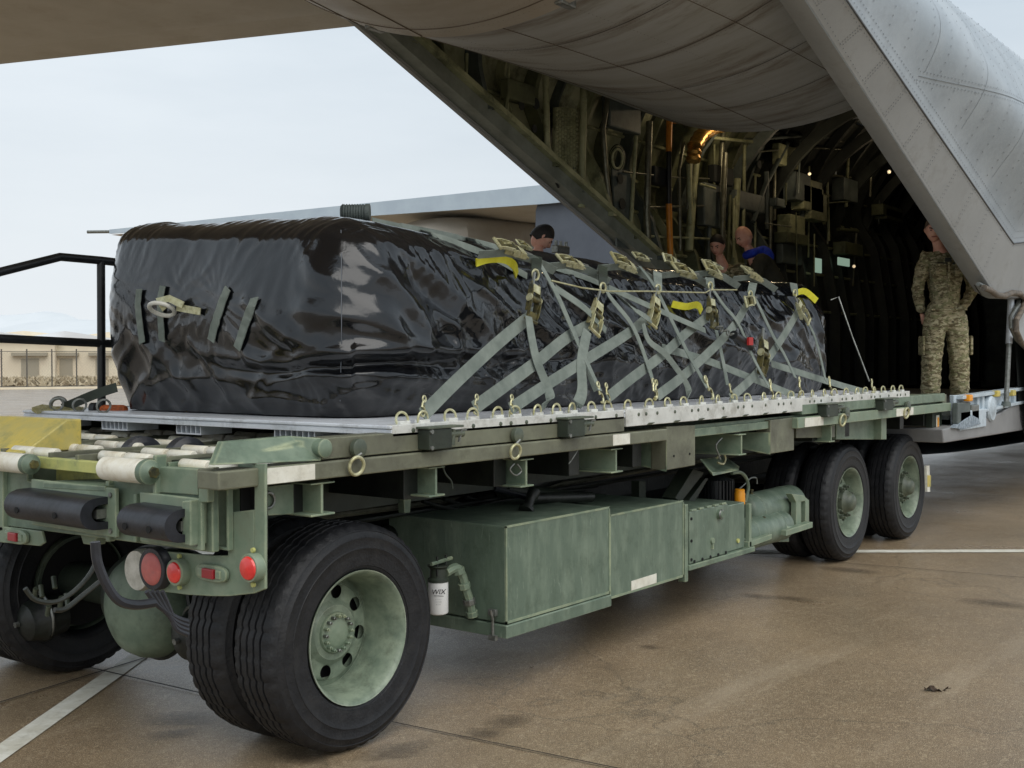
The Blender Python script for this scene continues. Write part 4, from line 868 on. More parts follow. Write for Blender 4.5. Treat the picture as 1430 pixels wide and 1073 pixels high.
# ================================================================== PALLETS
ZT = 1.303
RIVM = STEEL
def pallet(x0, x1, label, thick):
    r = empty('cargo_pallet', (x0, 1.25, 1.24), label=label, cat='pallet', group='aluminium cargo pallets on the loader deck')
    y0, y1 = -.12, 2.62
    MB().box(x0+.03, x1-.03, y0+.03, y1-.03, 1.262, ZT-.004).build('pallet_panel', ALU, r)
    zb = 1.215 if thick else 1.255
    yo = .006 if thick else 0
    MB().box(x0, x1, y0-yo, y0+.03, zb, ZT).build('side_rail', ALUW, r, bevel=.003)
    MB().box(x0, x1, y1-.03, y1, 1.255, ZT).build('side_rail', ALUW, r, bevel=.003)
    # end rails with their stepped extrusion
    for (xa, xb, sg) in ((x0, x0+.03, -1), (x1-.03, x1, 1)):
        e = MB().box(xa, xb, y0+.031, y1-.031, 1.262, ZT-.002)
        if sg < 0: e.box(xa-.012, xa, y0+.0, y1-.0, 1.288, ZT-.004).box(xa-.006, xa, y0+.001, y1-.001, 1.262, 1.284)
        e.build('end_rail', ALU, r, bevel=.002)
    # feet of the extrusion seen under the end
    if x0 < 0:
        for (a, b) in ((.35, .62), (1.12, 1.32), (1.7, 1.95), (2.3, 2.5)):
            n = int((b-a)/.036); f_ = MB()
            for k in range(n+1): f_.box(x0+.02, x0+.2, a+k*.036, a+k*.036+.006, 1.225, 1.262)
            f_.box(x0+.02, x0+.2, a, a+n*.036+.006, 1.218, 1.225).build('extruded_foot', ALU, r)
    rv = MB(); k = x0+.12
    while k < x1-.05:
        for dx in ((0, .075) if int((k-x0)*5) % 3 == 0 else (0,)):
            rv.lathe([(0, .010), (.004, .009), (.006, .0001)], (k+dx, y0-yo, ZT-.028 if thick else ZT-.026), (0, -1, 0), 8)
        k += .19
    if thick:
        for i in range(7):
            a = x0+.2+i*.28; rv.prism([(a, y0-.007, zb+.001), (a+.05, y0-.007, zb+.001), (a+.08, y0-.012, zb+.012), (a+.02, y0-.012, zb+.012)], (0, .003, 0))
    rv.build('rail_rivets', HUBD, r, kind='stuff')
    # tie-down rings along the near edge and the far and near ends
    n = 11
    for i in range(n):
        x = x0+.09+(x1-x0-.18)*i/(n-1)+rng.uniform(-.02, .02); ti = rng.uniform(-.5, .5); y = y0+.045
        c = Vector((x, y, ZT+.004)); up_ = Vector((math.sin(ti)*.3, -math.sin(ti)*.4, 1)).normalized()
        ax_ = Vector((.25*rng.uniform(-1, 1), 1, .2)); ax_ = (ax_-up_*ax_.dot(up_)).normalized()
        MB().torus(c+up_*.012, ax_, .031, .0055, 18, 6).build('tie_down_ring', ZINCL, r, smooth=True)
        MB().box(x-.03, x+.03, y-.018, y+.018, ZT-.003, ZT+.012).build('ring_base', ALUW, r, bevel=.003)
    if x0 < 0:
        for i, (y, z_) in enumerate(((2.42, 1), (2.2, 1), (1.98, 0))):
            MB().torus((x0+.07, y, ZT+.03), (.3, 1, .2), .034, .006, 18, 6).build('tie_down_ring', STEEL, r, smooth=True)
    return r
pallet(-.742, .972, 'nearest aluminium pallet with the wide pale end under the wrapped bundle', False)
pallet(.985, 3.19, 'middle aluminium pallet with a deep riveted white side rail', True)
pallet(3.203, 5.33, 'farthest aluminium pallet, its end by the aircraft ramp', False)

# ================================================================== THE WRAPPED BUNDLE
BX0, BX1, BY0, BY1 = -.47, 4.95, .38, 2.24
def ztop(x, y):
    z = 2.20+.065*(y-.35)-.045*np.clip((x+.3)/1.2, 0, 1)**1.3+.0*x
    return z
def bundle():
    NX, NY, NZ = 440, 130, 84
    def grid(a, b): return [g.ravel() for g in np.meshgrid(a, b, indexing='ij')]
    ix, iy, iz = np.arange(NX+1), np.arange(NY+1), np.arange(NZ+1)
    faces = []
    def quads(fix, a, b, const):
        A, B = grid(a[:-1], b[:-1]); q = []
        for da, db in ((0, 0), (1, 0), (1, 1), (0, 1)):
            c = [None]*3; o = [i for i in range(3) if i != fix]; c[fix] = np.full_like(A, const); c[o[0]] = A+da; c[o[1]] = B+db
            q.append(c[0]*1000000+c[1]*1000+c[2])
        faces.append(np.stack(q, 1))
    quads(0, iy, iz, 0); quads(0, iy, iz, NX); quads(1, ix, iz, 0); quads(1, ix, iz, NY); quads(2, ix, iy, NZ)
    F = np.concatenate(faces); keys, inv = np.unique(F.ravel(), return_inverse=True); F = inv.reshape(F.shape)
    I = np.stack([keys//1000000, (keys//1000) % 1000, keys % 1000], 1).astype(float)
    u = I/np.array([NX, NY, NZ])                       # 0..1
    Lx, Ly, Lz = BX1-BX0, BY1-BY0, .9
    p = u*np.array([Lx, Ly, Lz])
    rad = .12
    lo = np.array([rad, rad, -9]); hi = np.array([Lx-rad, Ly-rad, Lz-rad])
    lo = np.array([.2, .2, -9]); hi = np.array([Lx-.2, Ly-.2, Lz-rad])
    inner = np.clip(p, lo, hi); dv = p-inner; ln = np.linalg.norm(dv, axis=1)[:, None]; dv = dv/np.array([.2, .2, rad]); ln = np.linalg.norm(dv, axis=1)[:, None]; nrm = dv/np.maximum(ln, 1e-6)
    dd_ = nrm*np.array([.2, .2, rad]); p = inner+dd_
    # ---- shape
    x = p[:, 0]; y = p[:, 1]; t = p[:, 2]/Lz
    side = np.clip(-nrm[:, 1], 0, 1); end = np.clip(-nrm[:, 0], 0, 1); top = np.clip(nrm[:, 2], 0, 1); horiz = np.sqrt(np.clip(1-top**2, 0, 1))
    D = np.zeros(len(p))
    vert = np.sin(PI*np.clip(t, 0, 1)); D += horiz*(.075*np.sin(PI*np.clip(t, 0, 1)**.85)-.02*(t < .5)*(1-2*t)**3)+end*.02*np.clip(t*2, 0, 1)
    D += horiz*(.03*fbm(np.stack([x*.9, y*.9, t*1.4], 1), 2))
    D -= side*.10*np.clip((t-.25)/.75, 0, 1)**1.6*np.clip((x-.2)/1.0, 0, 1)     # straps pull the upper side in
    D -= end*.03*np.clip((t-.55)/.45, 0, 1)
    # horizontal tuck low on the near corner: on the side and wrapping to the end
    s_ = np.where(side > end, x, -y+0.0)
    wob = .06*gnoise(np.stack([s_*1.3, s_*0+3.3, s_*0], 1))+.025*gnoise(np.stack([s_*4.1, s_*0+1.3, s_*0], 1))
    for (t0, amp, wd, s0, s1) in ((.27, .034, .03, -.75, 1.1), (.12, .014, .03, -.2, 2.6)):
        m = 1/(1+np.exp(-(s_-s0)*6))*1/(1+np.exp((s_-s1)*5)); q = (t-t0-wob-.04*np.sin(s_*2+t0*20)); D -= horiz*amp*m*np.exp(-(q/wd)**2)
        D += horiz*amp*.7*m*np.exp(-((q-wd*1.7)/(wd*1.3))**2)
    # big diagonal folds, drawn by the straps: run from upper left to lower right on the side
    def folds(a, du, dv_, seed, o, rough=.35):
        ca, sa = math.cos(a), math.sin(a)
        uu = x*ca+t*Lz*sa; vv = -x*sa+t*Lz*ca
        wx = rough*gnoise(np.stack([x*1.7, t*1.7+seed, y*1.7], 1)); return ridge(np.stack([uu*du+wx, vv*dv_+wx*1.5+seed, y*du*.6+seed], 1), o)
    m1 = side*np.clip((x-.0)/.8, 0, 1)
    D += m1*.030*(folds(-.65, .7, 1.9, 1.3, 1)-.8)
    D += m1*.017*(folds(-.8, .9, 4.2, 4.1, 1)-.8)
    D += side*.006*(folds(.25, .7, 3.2, 8.8, 1)-.8)
    # the end: broad vertical sags and slanted pleats hanging from the top edge
    vvv = (1-t)
    sl = y-.35*vvv
    plea = ridge(np.stack([sl*4.5+1.5*gnoise(np.stack([y*3, t*2, y*0], 1)), t*1.1, y*0+2], 1), 1)
    D += end*.008*np.clip(.5+1.3*gnoise(p*2.3+31), .05, 1.3)*(plea-.8)*np.clip((t-.45)/.4, 0, 1)
    pl2 = ridge(np.stack([sl*17, t*2.2, y*0+5], 1), 1); D += (end+.6*top*(x < .35))*.008*np.clip(.35+1.6*gnoise(p*2.9+41), 0, 1.4)*(pl2-.7)*np.clip((t-.62)/.2, 0, 1)
    pl3 = ridge(np.stack([(y+.9*t)*3.5, t*2.2, y*0+9], 1), 1); D += end*.016*(pl3-.8)*np.clip((.55-t)/.3, 0, 1)
    # pleats of the side near its top edge
    sx = x-.5*vvv; D += side*.006*(ridge(np.stack([sx*11, t*1.5, x*0+7], 1), 2)-.8)*np.clip((t-.6)/.25, 0, 1)
    # sharp-edged creases: folded sheet, planes meeting at edges
    def tri(v): f_ = v-np.floor(v); q = np.abs(f_*2-1); return np.sqrt((q-.5)**2+.0025)*2-1+ (q-.5)*0
    def crease(ax_, az_, k_, warp, seed): 
        ww = gnoise(np.stack([x*.9+seed, t*1.1, y*.9], 1))*warp; return tri((x*ax_+t*Lz*az_)*k_+ww+seed)
    amp_m = np.clip(.5+.9*gnoise(p*1.1+3), .1, 1.2)
    D += side*.020*amp_m*crease(.62, .78, 1.5, .9, .3)*np.clip((x-.1)/.7, 0, 1)
    D += side*.011*np.clip(.4+gnoise(p*1.5+8), 0, 1.2)*crease(.8, .6, 3.7, 1.0, 1.7)
    D += side*.008*np.clip(.3+1.2*gnoise(p*1.3+15), 0, 1.2)*crease(-.5, .85, 3.1, .8, 4.7)
    # tension folds fanning out from the places where straps grip
    for (fx, fz, amp, n_, rr_, ph_) in ((.62, .80, .016, 5, .55, .2), (1.35, .74, .015, 6, .5, .9), (2.0, .74, .014, 6, .5, 1.7), (2.75, .72, .013, 6, .5, .4), (3.5, .74, .013, 6, .5, 1.2), (4.3, .74, .012, 6, .45, 2.2), (.05, .8, .016, 5, .45, .6), (.45, .35, .014, 4, .6, 1.1)):
        ddx = x-fx; ddz = t*Lz-fz; r_ = np.sqrt(ddx**2+ddz**2)+.03; th_ = np.arctan2(ddz, ddx)+.25*gnoise(p*2+fx)
        D += side*.4*amp*tri(th_*n_/PI+ph_+.8*gnoise(p*3+fz))*np.exp(-(r_/rr_)**2)*np.clip(r_/.16, 0, 1)*np.clip(.6+1.4*gnoise(p*1.7+fx*3), 0, 1)
    for (fy, fz, amp, n_, rr_) in ((2.24, .62, .012, 5, .35), (1.95, .60, .012, 5, .35), (1.45, .55, .012, 5, .4), (1.2, .52, .012, 5, .4), (.6, .25, .014, 4, .6)):
        ddy = y+BY0-fy; ddz = t*Lz-fz; r_ = np.sqrt(ddy**2+ddz**2)+.03; th_ = np.arctan2(ddz, ddy)+.3*gnoise(p*2.4+fy)
        D += end*.45*amp*tri(th_*n_/PI+.8*gnoise(p*3+fy))*np.exp(-(r_/rr_)**2)*np.clip(r_/.1, 0, 1)*np.clip((.85-t)/.25, 0, 1)
    ec = tri((y*.75-t*.6)*2.3+gnoise(p*1.4)*.9); D += end*.012*ec*np.clip((.62-t)/.3, 0, 1)
    # single large folds
    def fold(path, amp, wd, on_end=False, cusp=.5):
        pts_ = [P(*q, x=-.56) if on_end else P(*q, y=.32) for q in path]
        A = np.array([((q.y-BY0) if on_end else (q.x-BX0), q.z-1.306) for q in pts_]); best = np.full(len(p), 9.); par = np.zeros(len(p))
        q2 = np.stack([y if on_end else x, t*Lz], 1)+.018*np.stack([gnoise(p*3.3+amp*99), gnoise(p*3.3+7+amp*50)], 1); m_ = len(A)-1
        for i in range(m_):
            a_, b_ = A[i], A[i+1]; ab = b_-a_; u_ = np.clip(((q2-a_)@ab)/(ab@ab), 0, 1); d_ = np.linalg.norm(q2-(a_+u_[:, None]*ab), axis=1); c_ = d_ < best
            best = np.where(c_, d_, best); par = np.where(c_, (i+u_)/m_, par)
        w2 = wd*(.45+.8*np.sin(PI*np.clip(par, .05, .95)))
        return (end if on_end else side)*amp*np.sin(PI*np.clip(par, .08, .92))**.7*(cusp*np.exp(-best/w2)+(1-cusp)*np.exp(-(best/w2)**2))
    for path, amp, wd in (([(500, 345), (545, 385), (600, 470), (655, 515)], .045, .075), ([(560, 335), (640, 400), (690, 465), (715, 520)], .04, .06), ([(655, 372), (720, 425), (800, 468), (890, 492)], .035, .06),
                          ([(485, 430), (560, 468), (625, 515)], .035, .05), ([(482, 548), (560, 532), (660, 534), (760, 552)], .04, .05), ([(480, 520), (560, 508), (700, 512)], -.035, .03), ([(585, 360), (600, 400), (665, 470)], -.02, .03),
                          ([(820, 415), (880, 455), (960, 492)], .03, .05), ([(930, 420), (1000, 470), (1080, 505)], .03, .05), ([(1040, 430), (1090, 470), (1140, 500)], .03, .05), ([(760, 520), (850, 500), (960, 515)], .03, .04), ([(680, 520), (740, 495), (800, 500)], -.02, .03), ([(1060, 520), (1110, 500), (1150, 520)], .03, .04), ([(430, 560), (520, 556), (600, 566)], .025, .035), ([(540, 575), (620, 555), (700, 566)], .025, .035), ([(470, 470), (520, 490), (580, 500)], .03, .04), ([(505, 400), (540, 440), (560, 500)], .03, .045), ([(610, 420), (640, 455), (650, 500)], .025, .035), ([(700, 390), (740, 440), (750, 500)], -.02, .03)):
        D += fold(path, amp, wd)
    for path, amp, wd in (([(345, 425), (395, 465), (470, 505)], .04, .05), ([(360, 540), (420, 524), (476, 530)], .035, .04), ([(178, 470), (225, 515), (262, 560)], .03, .05), ([(262, 480), (292, 520), (300, 560)], .025, .035), ([(215, 470), (235, 500), (240, 540)], -.02, .025), ([(400, 440), (440, 430), (470, 450)], .02, .05), ([(190, 540), (260, 530), (330, 545)], .02, .03), ([(300, 565), (370, 558), (450, 570)], .022, .03), ([(320, 470), (350, 500), (400, 520)], .025, .03), ([(400, 340), (430, 380), (470, 400)], .02, .05)):
        D += fold(path, amp, wd, True)
    # crumples and small creases everywhere
    wv = .5*np.stack([gnoise(p*2.1+9), gnoise(p*2.1+4), gnoise(p*2.1+1)], 1)
    D += .0030*(ridge(p*2.6+wv, 3)-.9)*(.35+1.2*np.clip(x/2.5, 0, 1))
    D += .0014*(ridge(p*9+wv*3, 1)-.9)*(.5+np.clip(x/2, 0, 1.6))
    dg = ridge(np.stack([(x*.8-t*.5)*9+gnoise(p*2)*1.2, (x*.5+t*.8)*1.6, y*3], 1), 2); D += side*.003*(dg-.8)*np.clip(x/1.2, 0, 1)
    D += .03*top*fbm(np.stack([x*1.1, y*1.4, y*0], 1), 3)*(1-horiz)
    # pinch of the near upper corner
    cd_ = np.exp(-(((x-.08)/.10)**2+((t-.93)/.07)**2))*side; D -= .035*cd_
    p = p+nrm*D[:, None]
    X = BX0+p[:, 0]; Y = BY0+p[:, 1]; Z = p[:, 2]/Lz
    zt = ztop(X, Y); Zw = 1.306+Z*(zt-1.306)
    # rear end leans: bottom tucked at the left
    V = np.stack([X, Y, Zw], 1)
    me = bpy.data.meshes.new('bundle_cover'); me.from_pydata(V.tolist(), [], F.tolist())
    bm = bmesh.new(); bm.from_mesh(me); bmesh.ops.recalc_face_normals(bm, faces=bm.faces); bm.to_mesh(me); bm.free()
    me.polygons.foreach_set('use_smooth', [True]*len(me.polygons)); me.materials.append(VINYL)
    o = bpy.data.objects.new('bundle_cover', me); COL.objects.link(o); return o
BUN = empty('wrapped_bundle', (2.2, 1.3, 1.306), label='huge bundle wrapped in glossy black plastic, lashed on the pallets', cat='cargo')
cov = bundle(); cov.parent = BUN; cov.location = -Vector(BUN.location)
from mathutils.bvhtree import BVHTree
BVH = BVHTree.FromPolygons([v.co for v in cov.data.vertices], [tuple(p.vertices) for p in cov.data.polygons])
def S(px, py, off=.015, **k):
    """the point of the bundle's surface seen at that spot of the photograph, lifted off it by off"""
    d = (P(px, py, y=.3)-CAM).normalized(); hit = BVH.ray_cast(CAM, d)
    if hit[0] is None: return P(px, py, **(k or {'y': .4}))
    n = hit[1] if hit[1].dot(d) < 0 else -hit[1]; return hit[0]+n*off
def lift(p, off=.02):
    """keep a strap outside the bundle"""
    p = Vector(p); d = p-CAM; L_ = d.length; hit = BVH.ray_cast(CAM, d/L_)
    if hit[0] is not None and hit[3] < L_+off: return CAM+(d/L_)*(hit[3]-off)
    return p
def smooth_path(q, st=5):
    sm = []
    for i in range(len(q)-1):
        a, b = q[max(i-1, 0)], q[i]; c, d = q[i+1], q[min(i+2, len(q)-1)]
        for k in range(st):
            t = k/st; sm.append(.5*((2*b)+(-a+c)*t+(2*a-5*b+4*c-d)*t*t+(-a+3*b-3*c+d)*t**3))
    return sm+[q[-1]]
SEAM = mat('seam_tape', (.03, .031, .034, 1), .4)
# carrying loops of grey webbing sewn on the rear end
def endloop(pts, w_=.045):
    q = []
    for i in range(len(pts)-1):
        for k in range(4): q.append(S(pts[i][0]+(pts[i+1][0]-pts[i][0])*k/4, pts[i][1]+(pts[i+1][1]-pts[i][1])*k/4, .012))
    q.append(S(*pts[-1], .012))
    return MB().ribbon(q, (0, 1, 0), w_, .005).build('webbing_loop', WEB, BUN)
endloop([(197, 405), (195, 425), (198, 455), (201, 480)]); endloop([(230, 400), (226, 420), (227, 450), (229, 476)])
endloop([(321, 403), (312, 425), (304, 450), (297, 476)], .05); endloop([(358, 418), (350, 440), (342, 462), (334, 486)], .05)
rh = MB().torus(S(238, 432, .05), (.5, .2, 1), .062, .011, 28, 8).build('lifting_ring', mat('white_plastic', s2l(216, 214, 204), .4), BUN, smooth=True)
MB().ribbon([S(262, 428, .03), S(250, 420, .06), S(236, 421, .07), S(240, 432, .04)], (0, .2, 1), .035, .006).build('ring_strap', ZINCL, BUN)
MB().ribbon([S(252, 430, .02), S(283, 436, .015)], (0, .1, 1), .035, .006).build('ring_strap', ZINCL, BUN)
MB().ribbon(smooth_path([S(476, 322, .003), S(477, 360, .003), S(477, 400, .003), S(477, 440, .003), S(477, 480, .003), S(476, 520, .003), S(475, 560, .003)], 4), (1, -1, 0), .004, .002).build('corner_seam', mat('seam_thread', s2l(84, 88, 94), .6), BUN)
# yellow lifting handles
def yhandle(pts, y, w_=.05):
    q = smooth_path([S(a_, b_, .012+dy*.8) for a_, b_, dy in pts], 4)
    return MB().ribbon(q, (0, -.35, 1), w_, .008).build('yellow_handle', WEBY, BUN)
yhandle([(663, 368, .0), (672, 371, .05), (688, 375, .09), (702, 384, .09), (716, 388, .02)], .30, .042)
yhandle([(936, 426, .0), (948, 432, .06), (964, 434, .06), (974, 438, .02)], .22, .045)
yhandle([(1108, 411, .0), (1120, 415, .05), (1136, 423, .02)], .22, .05)
# a roll of grey wrapping lying on top of the bundle
c0 = P(472, 292, y=.95); c1 = P(503, 291, y=.75)
rl = MB().lathe([(0, .0001), (0, .035), (.01, .045)]+[(.01+.014*k+(.007 if j else 0), .045 if j else .039) for k in range(9) for j in (0, 1)]+[(.15, .045), (.155, .0001)], (.12, 1.06, 2.325), (.6, -.8, 0), 24, cap=False)
rl.build('rolled_sleeve', GREASE_SHADE if 0 else INTG, kind=None, label='small ribbed grey roll lying on top of the black bundle', cat='roll')

# ================================================================== STRAPS
def ratchet(parent, c, d, nrm, s_=1.0, m=ZINC, name='ratchet', open_=0):
    """ratchet buckle at c, long axis d, face normal nrm"""
    d = Vector(d).normalized(); nrm = Vector(nrm).normalized(); nrm = (nrm-d*nrm.dot(d)).normalized(); w_ = d.cross(nrm)
    def pt(a, b, e): return Vector(c)+(d*a+w_*b+nrm*e)*s_
    def slab(pts2, b0, b1, nm, mm, par):
        return MB().prism([pt(a, b0, e) for a, e in pts2], w_*(b1-b0)*s_).build(nm, mm, par, bevel=.0015)
    r = slab([(-.07, 0), (-.075, .02), (-.03, .035), (.03, .03), (.075, .012), (.07, -.003)], -.03, -.025, name, m, parent)
    slab([(-.07, 0), (-.075, .02), (-.03, .035), (.03, .03), (.075, .012), (.07, -.003)], .025, .03, 'side_plate', m, r)
    MB().tube([pt(-.01, -.036, .02), pt(-.01, .036, .02)], .016*s_, 12).build('spool', BRASSY, r, smooth=True)
    MB().tube([pt(.065, -.03, .004), pt(.065, .03, .004)], .006*s_, 8).build('pin', STEEL, r, smooth=True)
    for b in (-.034, .034):
        MB().lathe([(0, .02*s_), (.004*s_, .02*s_), (.004*s_, .0001)], pt(-.01, b, .02), w_*(1 if b > 0 else -1), 10).build('gear', ZINCL, r)
    hp = [(.0, .022), (-.03, .04+open_*.02), (-.08, .038+open_*.04), (-.118, .028+open_*.06), (-.118, .016+open_*.06), (-.05, .022+open_*.02)]
    hm_ = ZINCL if m is ZINC else m
    h = slab(hp, -.036, -.031, 'handle', hm_, r); slab(hp, .031, .036, 'handle_bar', hm_, h)
    slab([(-.075, .030+open_*.04), (-.105, .026+open_*.05), (-.105, .022+open_*.05), (-.075, .026+open_*.04)], -.031, .031, 'release_bar', BRASSY, h)
    MB().tube([pt(.02, -.02, .02), pt(.06, -.02, .012), pt(.12, -.018, .006)], .008*s_, 6).build('spring_rod', STEEL, h)
    slab([(.02, .03), (.06, .024), (.06, .02), (.02, .026)], -.025, .025, 'pawl', ZINCL, h)
    MB().tube([pt(-.113, -.042, .022+open_*.06), pt(-.113, .042, .022+open_*.06)], .009*s_, 8).build('grip', m, h, smooth=True)
    return r
def hook(parent, c, up_=(0, 0, 1), s_=1.0, m=ZINC):
    s_ *= .68; up_ = (Vector(up_)+Vector((rng.uniform(-.5, .5), .1, 0))).normalized(); a = Vector((1, .2, 0)); a = (a-up_*a.dot(up_)).normalized(); c = Vector(c)
    q = []
    for k in range(9):
        t = -.7+k*.55; q.append(c+(a*math.sin(t)*.026+up_*(-math.cos(t))*.03)*s_)
    q += [c+(a*-.012+up_*.05)*s_, c+up_*.075*s_]
    h = MB().tube(q, [.007*s_]*len(q), 8).build('hook', m, parent, smooth=True)
    MB().torus(c+up_*.085*s_, up_.cross(a), .019*s_, .0055*s_, 14, 6).build('hook_eye', ZINCL, h, smooth=True)
    MB().tube([c+(a*.02+up_*.0)*s_, c+(a*.008+up_*.045)*s_], .006*s_, 6).build('hook_latch', BRASSY, h)
    return h
YB = -.075
def strap(label, pts, w_=.05, hooks=(), ratch=None, name='cargo_strap', m=WEB, wv=None, group='webbing straps lashing the bundle'):
    """pts: (px, py, y) down the strap"""
    q = [P(a, b, y=y) for a, b, y in pts]
    sm = []
    for i in range(len(q)-1):
        a, b = q[max(i-1, 0)], q[i]; c, d = q[i+1], q[min(i+2, len(q)-1)]
        for t in (0, .2, .4, .6, .8): sm.append(.5*((2*b)+(-a+c)*t+(2*a-5*b+4*c-d)*t*t+(-a+3*b-3*c+d)*t**3))
    sm.append(q[-1])
    sm = [lift(p) for p in sm]
    root = empty(name, q[-1], label=label, cat='strap', group=group)
    ws = []
    for i in range(len(sm)):
        t = (sm[min(i+1, len(sm)-1)]-sm[max(i-1, 0)]).normalized()
        n = Vector((0, -1, .25)); ws.append(t.cross(n))
    if wv: ws = [Vector(wv(i/(len(sm)-1))) for i in range(len(sm))]
    MB().ribbon(sm, ws, w_, .004).build('webbing', m, root, smooth=False)
    for (px, py, y, s_) in hooks: hook(root, P(px, py, y=y), (.05, .1, 1), s_, m=[ZINC, ZINCL][rng.randint(2)])
    if ratch:
        (ax_, ay_, yy), (bx_, by_), s_, mm = ratch
        c = P(ax_, ay_, y=yy); d = P(bx_, by_, y=yy)-c; ratchet(root, c, d, (0, -1, .2), s_, mm, open_=rng.uniform(0, .5))
    return root
yt = .17
# long diagonals that climb to a ratchet
strap('wide grey webbing strap climbing from the near pallet corner, leftmost diagonal', [(748, 436, yt), (700, 475, .1), (640, 530, .02), (590, 580, YB)], .062, [(590, 575, YB, 1)], ((742, 416, yt-.03), (748, 384), 1.06, BRASSY))
strap('grey webbing strap climbing to the second upright ratchet from the left', [(840, 446, yt), (794, 470, .12), (744, 510, .05), (662, 570, YB)], .06, [(664, 572, YB, 1)], ((829, 438, yt-.03), (842, 402), 1.1, ZINC))
strap('grey webbing strap climbing to the third upright ratchet from the left', [(915, 434, yt), (878, 465, .11), (811, 507, .04), (755, 543, 0), (713, 571, YB)], .057, [(714, 572, YB, 1)], ((911, 430, yt-.03), (918, 404), 1.02, ZINC))
strap('grey webbing strap climbing to the fourth upright ratchet from the left', [(992, 440, yt), (960, 464, .12), (925, 496, .06), (880, 530, 0), (848, 556, YB)], .057, [(849, 556, YB, 1.1)], ((990, 432, yt-.03), (992, 396), 1.06, BRASSY))
strap('grey webbing strap climbing to the fifth upright ratchet from the left', [(1044, 424, yt), (1018, 464, .1), (960, 520, .02), (918, 553, YB)], .057, [(916, 551, YB, 1.2)], ((1046, 421, yt-.03), (1062, 418), 0.94, ZINCL))
strap('grey webbing strap climbing to the rightmost upright ratchet', [(1114, 436, yt), (1090, 476, .1), (1057, 521, .02), (1020, 556, YB)], .057, [(1022, 552, YB, 1)], ((1115, 432, yt-.03), (1108, 408), 1.02, ZINCL))
# straps that run down from the top edge to the rail
strap('grey strap dropping from behind the first ratchet to the rail', [(752, 366, .28), (776, 408, .17), (800, 462, .1), (820, 507, .02), (838, 546, YB)], .036, [(840, 556, YB, 1.2)])
strap('grey strap dropping from beside the second ratchet to the rail', [(835, 382, .28), (852, 415, .17), (884, 457, .1), (908, 520, .0), (914, 544, YB)], .036, [(914, 552, YB, 1.3)])
strap('grey strap dropping from beside the third ratchet to a bright hook on the rail', [(893, 372, .28), (914, 400, .17), (934, 440, .12), (962, 496, .03), (988, 542, YB)], .036, [(993, 550, YB, 1.6)])
strap('thin grey strap dropping from beside the fourth ratchet to the rail', [(985, 388, .25), (1010, 426, .15), (1031, 452, .1), (1052, 500, .03), (1074, 541, YB)], .032, [(1078, 551, YB, 1.4)])
strap('grey strap dropping from the fifth ratchet to a chain hook', [(1048, 404, .2), (1062, 432, .13), (1080, 470, .08), (1094, 493, .03), (1111, 528, YB)], .038, [(1117, 546, YB, 1.4)])
strap('grey strap dropping from the rightmost ratchet to the rail', [(1120, 436, .17), (1136, 466, .1), (1146, 500, .03), (1153, 532, YB)], .036, [(1160, 545, YB, 1.4)])
strap('second grey strap crossing low behind the fourth ratchet', [(996, 446, .16), (1004, 478, .1), (1010, 506, .05), (1016, 538, .02)], .04)
# low diagonals running down to the right
strap('long low grey strap running down right to the middle of the far pallet', [(925, 486, .12), (985, 503, .08), (1046, 527, .02), (1110, 553, YB)], .05)
strap('lowest long grey strap ending at the far pallet corner', [(1077, 508, .1), (1140, 528, .04), (1180, 540, 0), (1213, 549, YB)], .05, [(1218, 545, YB, 1.3)])
# long straps along the top edge
strap('upper of two long grey straps along the top edge of the bundle', [(520, 309, .9), (590, 325, .9), (660, 348, .9), (700, 366, .9), (736, 386, .9)], .04)
strap('lower long grey strap along the top edge, past the first ratchet', [(560, 316, .9), (640, 332, .9), (700, 348, .9), (760, 369, .9), (835, 395, .9), (880, 428, .14), (915, 452, .12)], .036)
strap('grey strap slanting down behind the second and third ratchets', [(775, 402, .2), (818, 432, .13), (846, 462, .1)], .042)
strap('grey strap slanting down behind the third and fourth ratchets', [(850, 402, .2), (890, 420, .15), (930, 438, .12), (985, 462, .1)], .036)
# loose tails
def tail(label, pts, w_=.042, tw=0):
    return strap(label, pts, w_, wv=lambda t: (math.cos(tw*t), -.5*math.sin(tw*t), .25+math.sin(tw*t)), name='loose_strap_tail', group='loose strap tails hanging from the ratchets')
tail('loose grey strap tail hanging in a curl from the first ratchet', [(738, 442, .1), (743, 475, .06), (750, 505, .03), (764, 540, .0), (768, 558, -.03), (756, 570, -.03)], .046, .9)
tail('broad loose grey strap tail curling down from the second ratchet', [(820, 462, .08), (812, 505, .03), (813, 545, -.01), (806, 565, -.02), (798, 570, .0)], .06, .5)
tail('thin loose grey strap tail beside the broad curled one', [(816, 500, .05), (824, 525, .02), (833, 546, -.02)], .03, 1.2)
tail('loose grey strap tail curling from below the third ratchet to the rail', [(898, 452, .08), (906, 476, .06), (930, 496, .03), (955, 530, 0), (962, 548, -.02), (958, 562, -.05)], .036, 1.3)
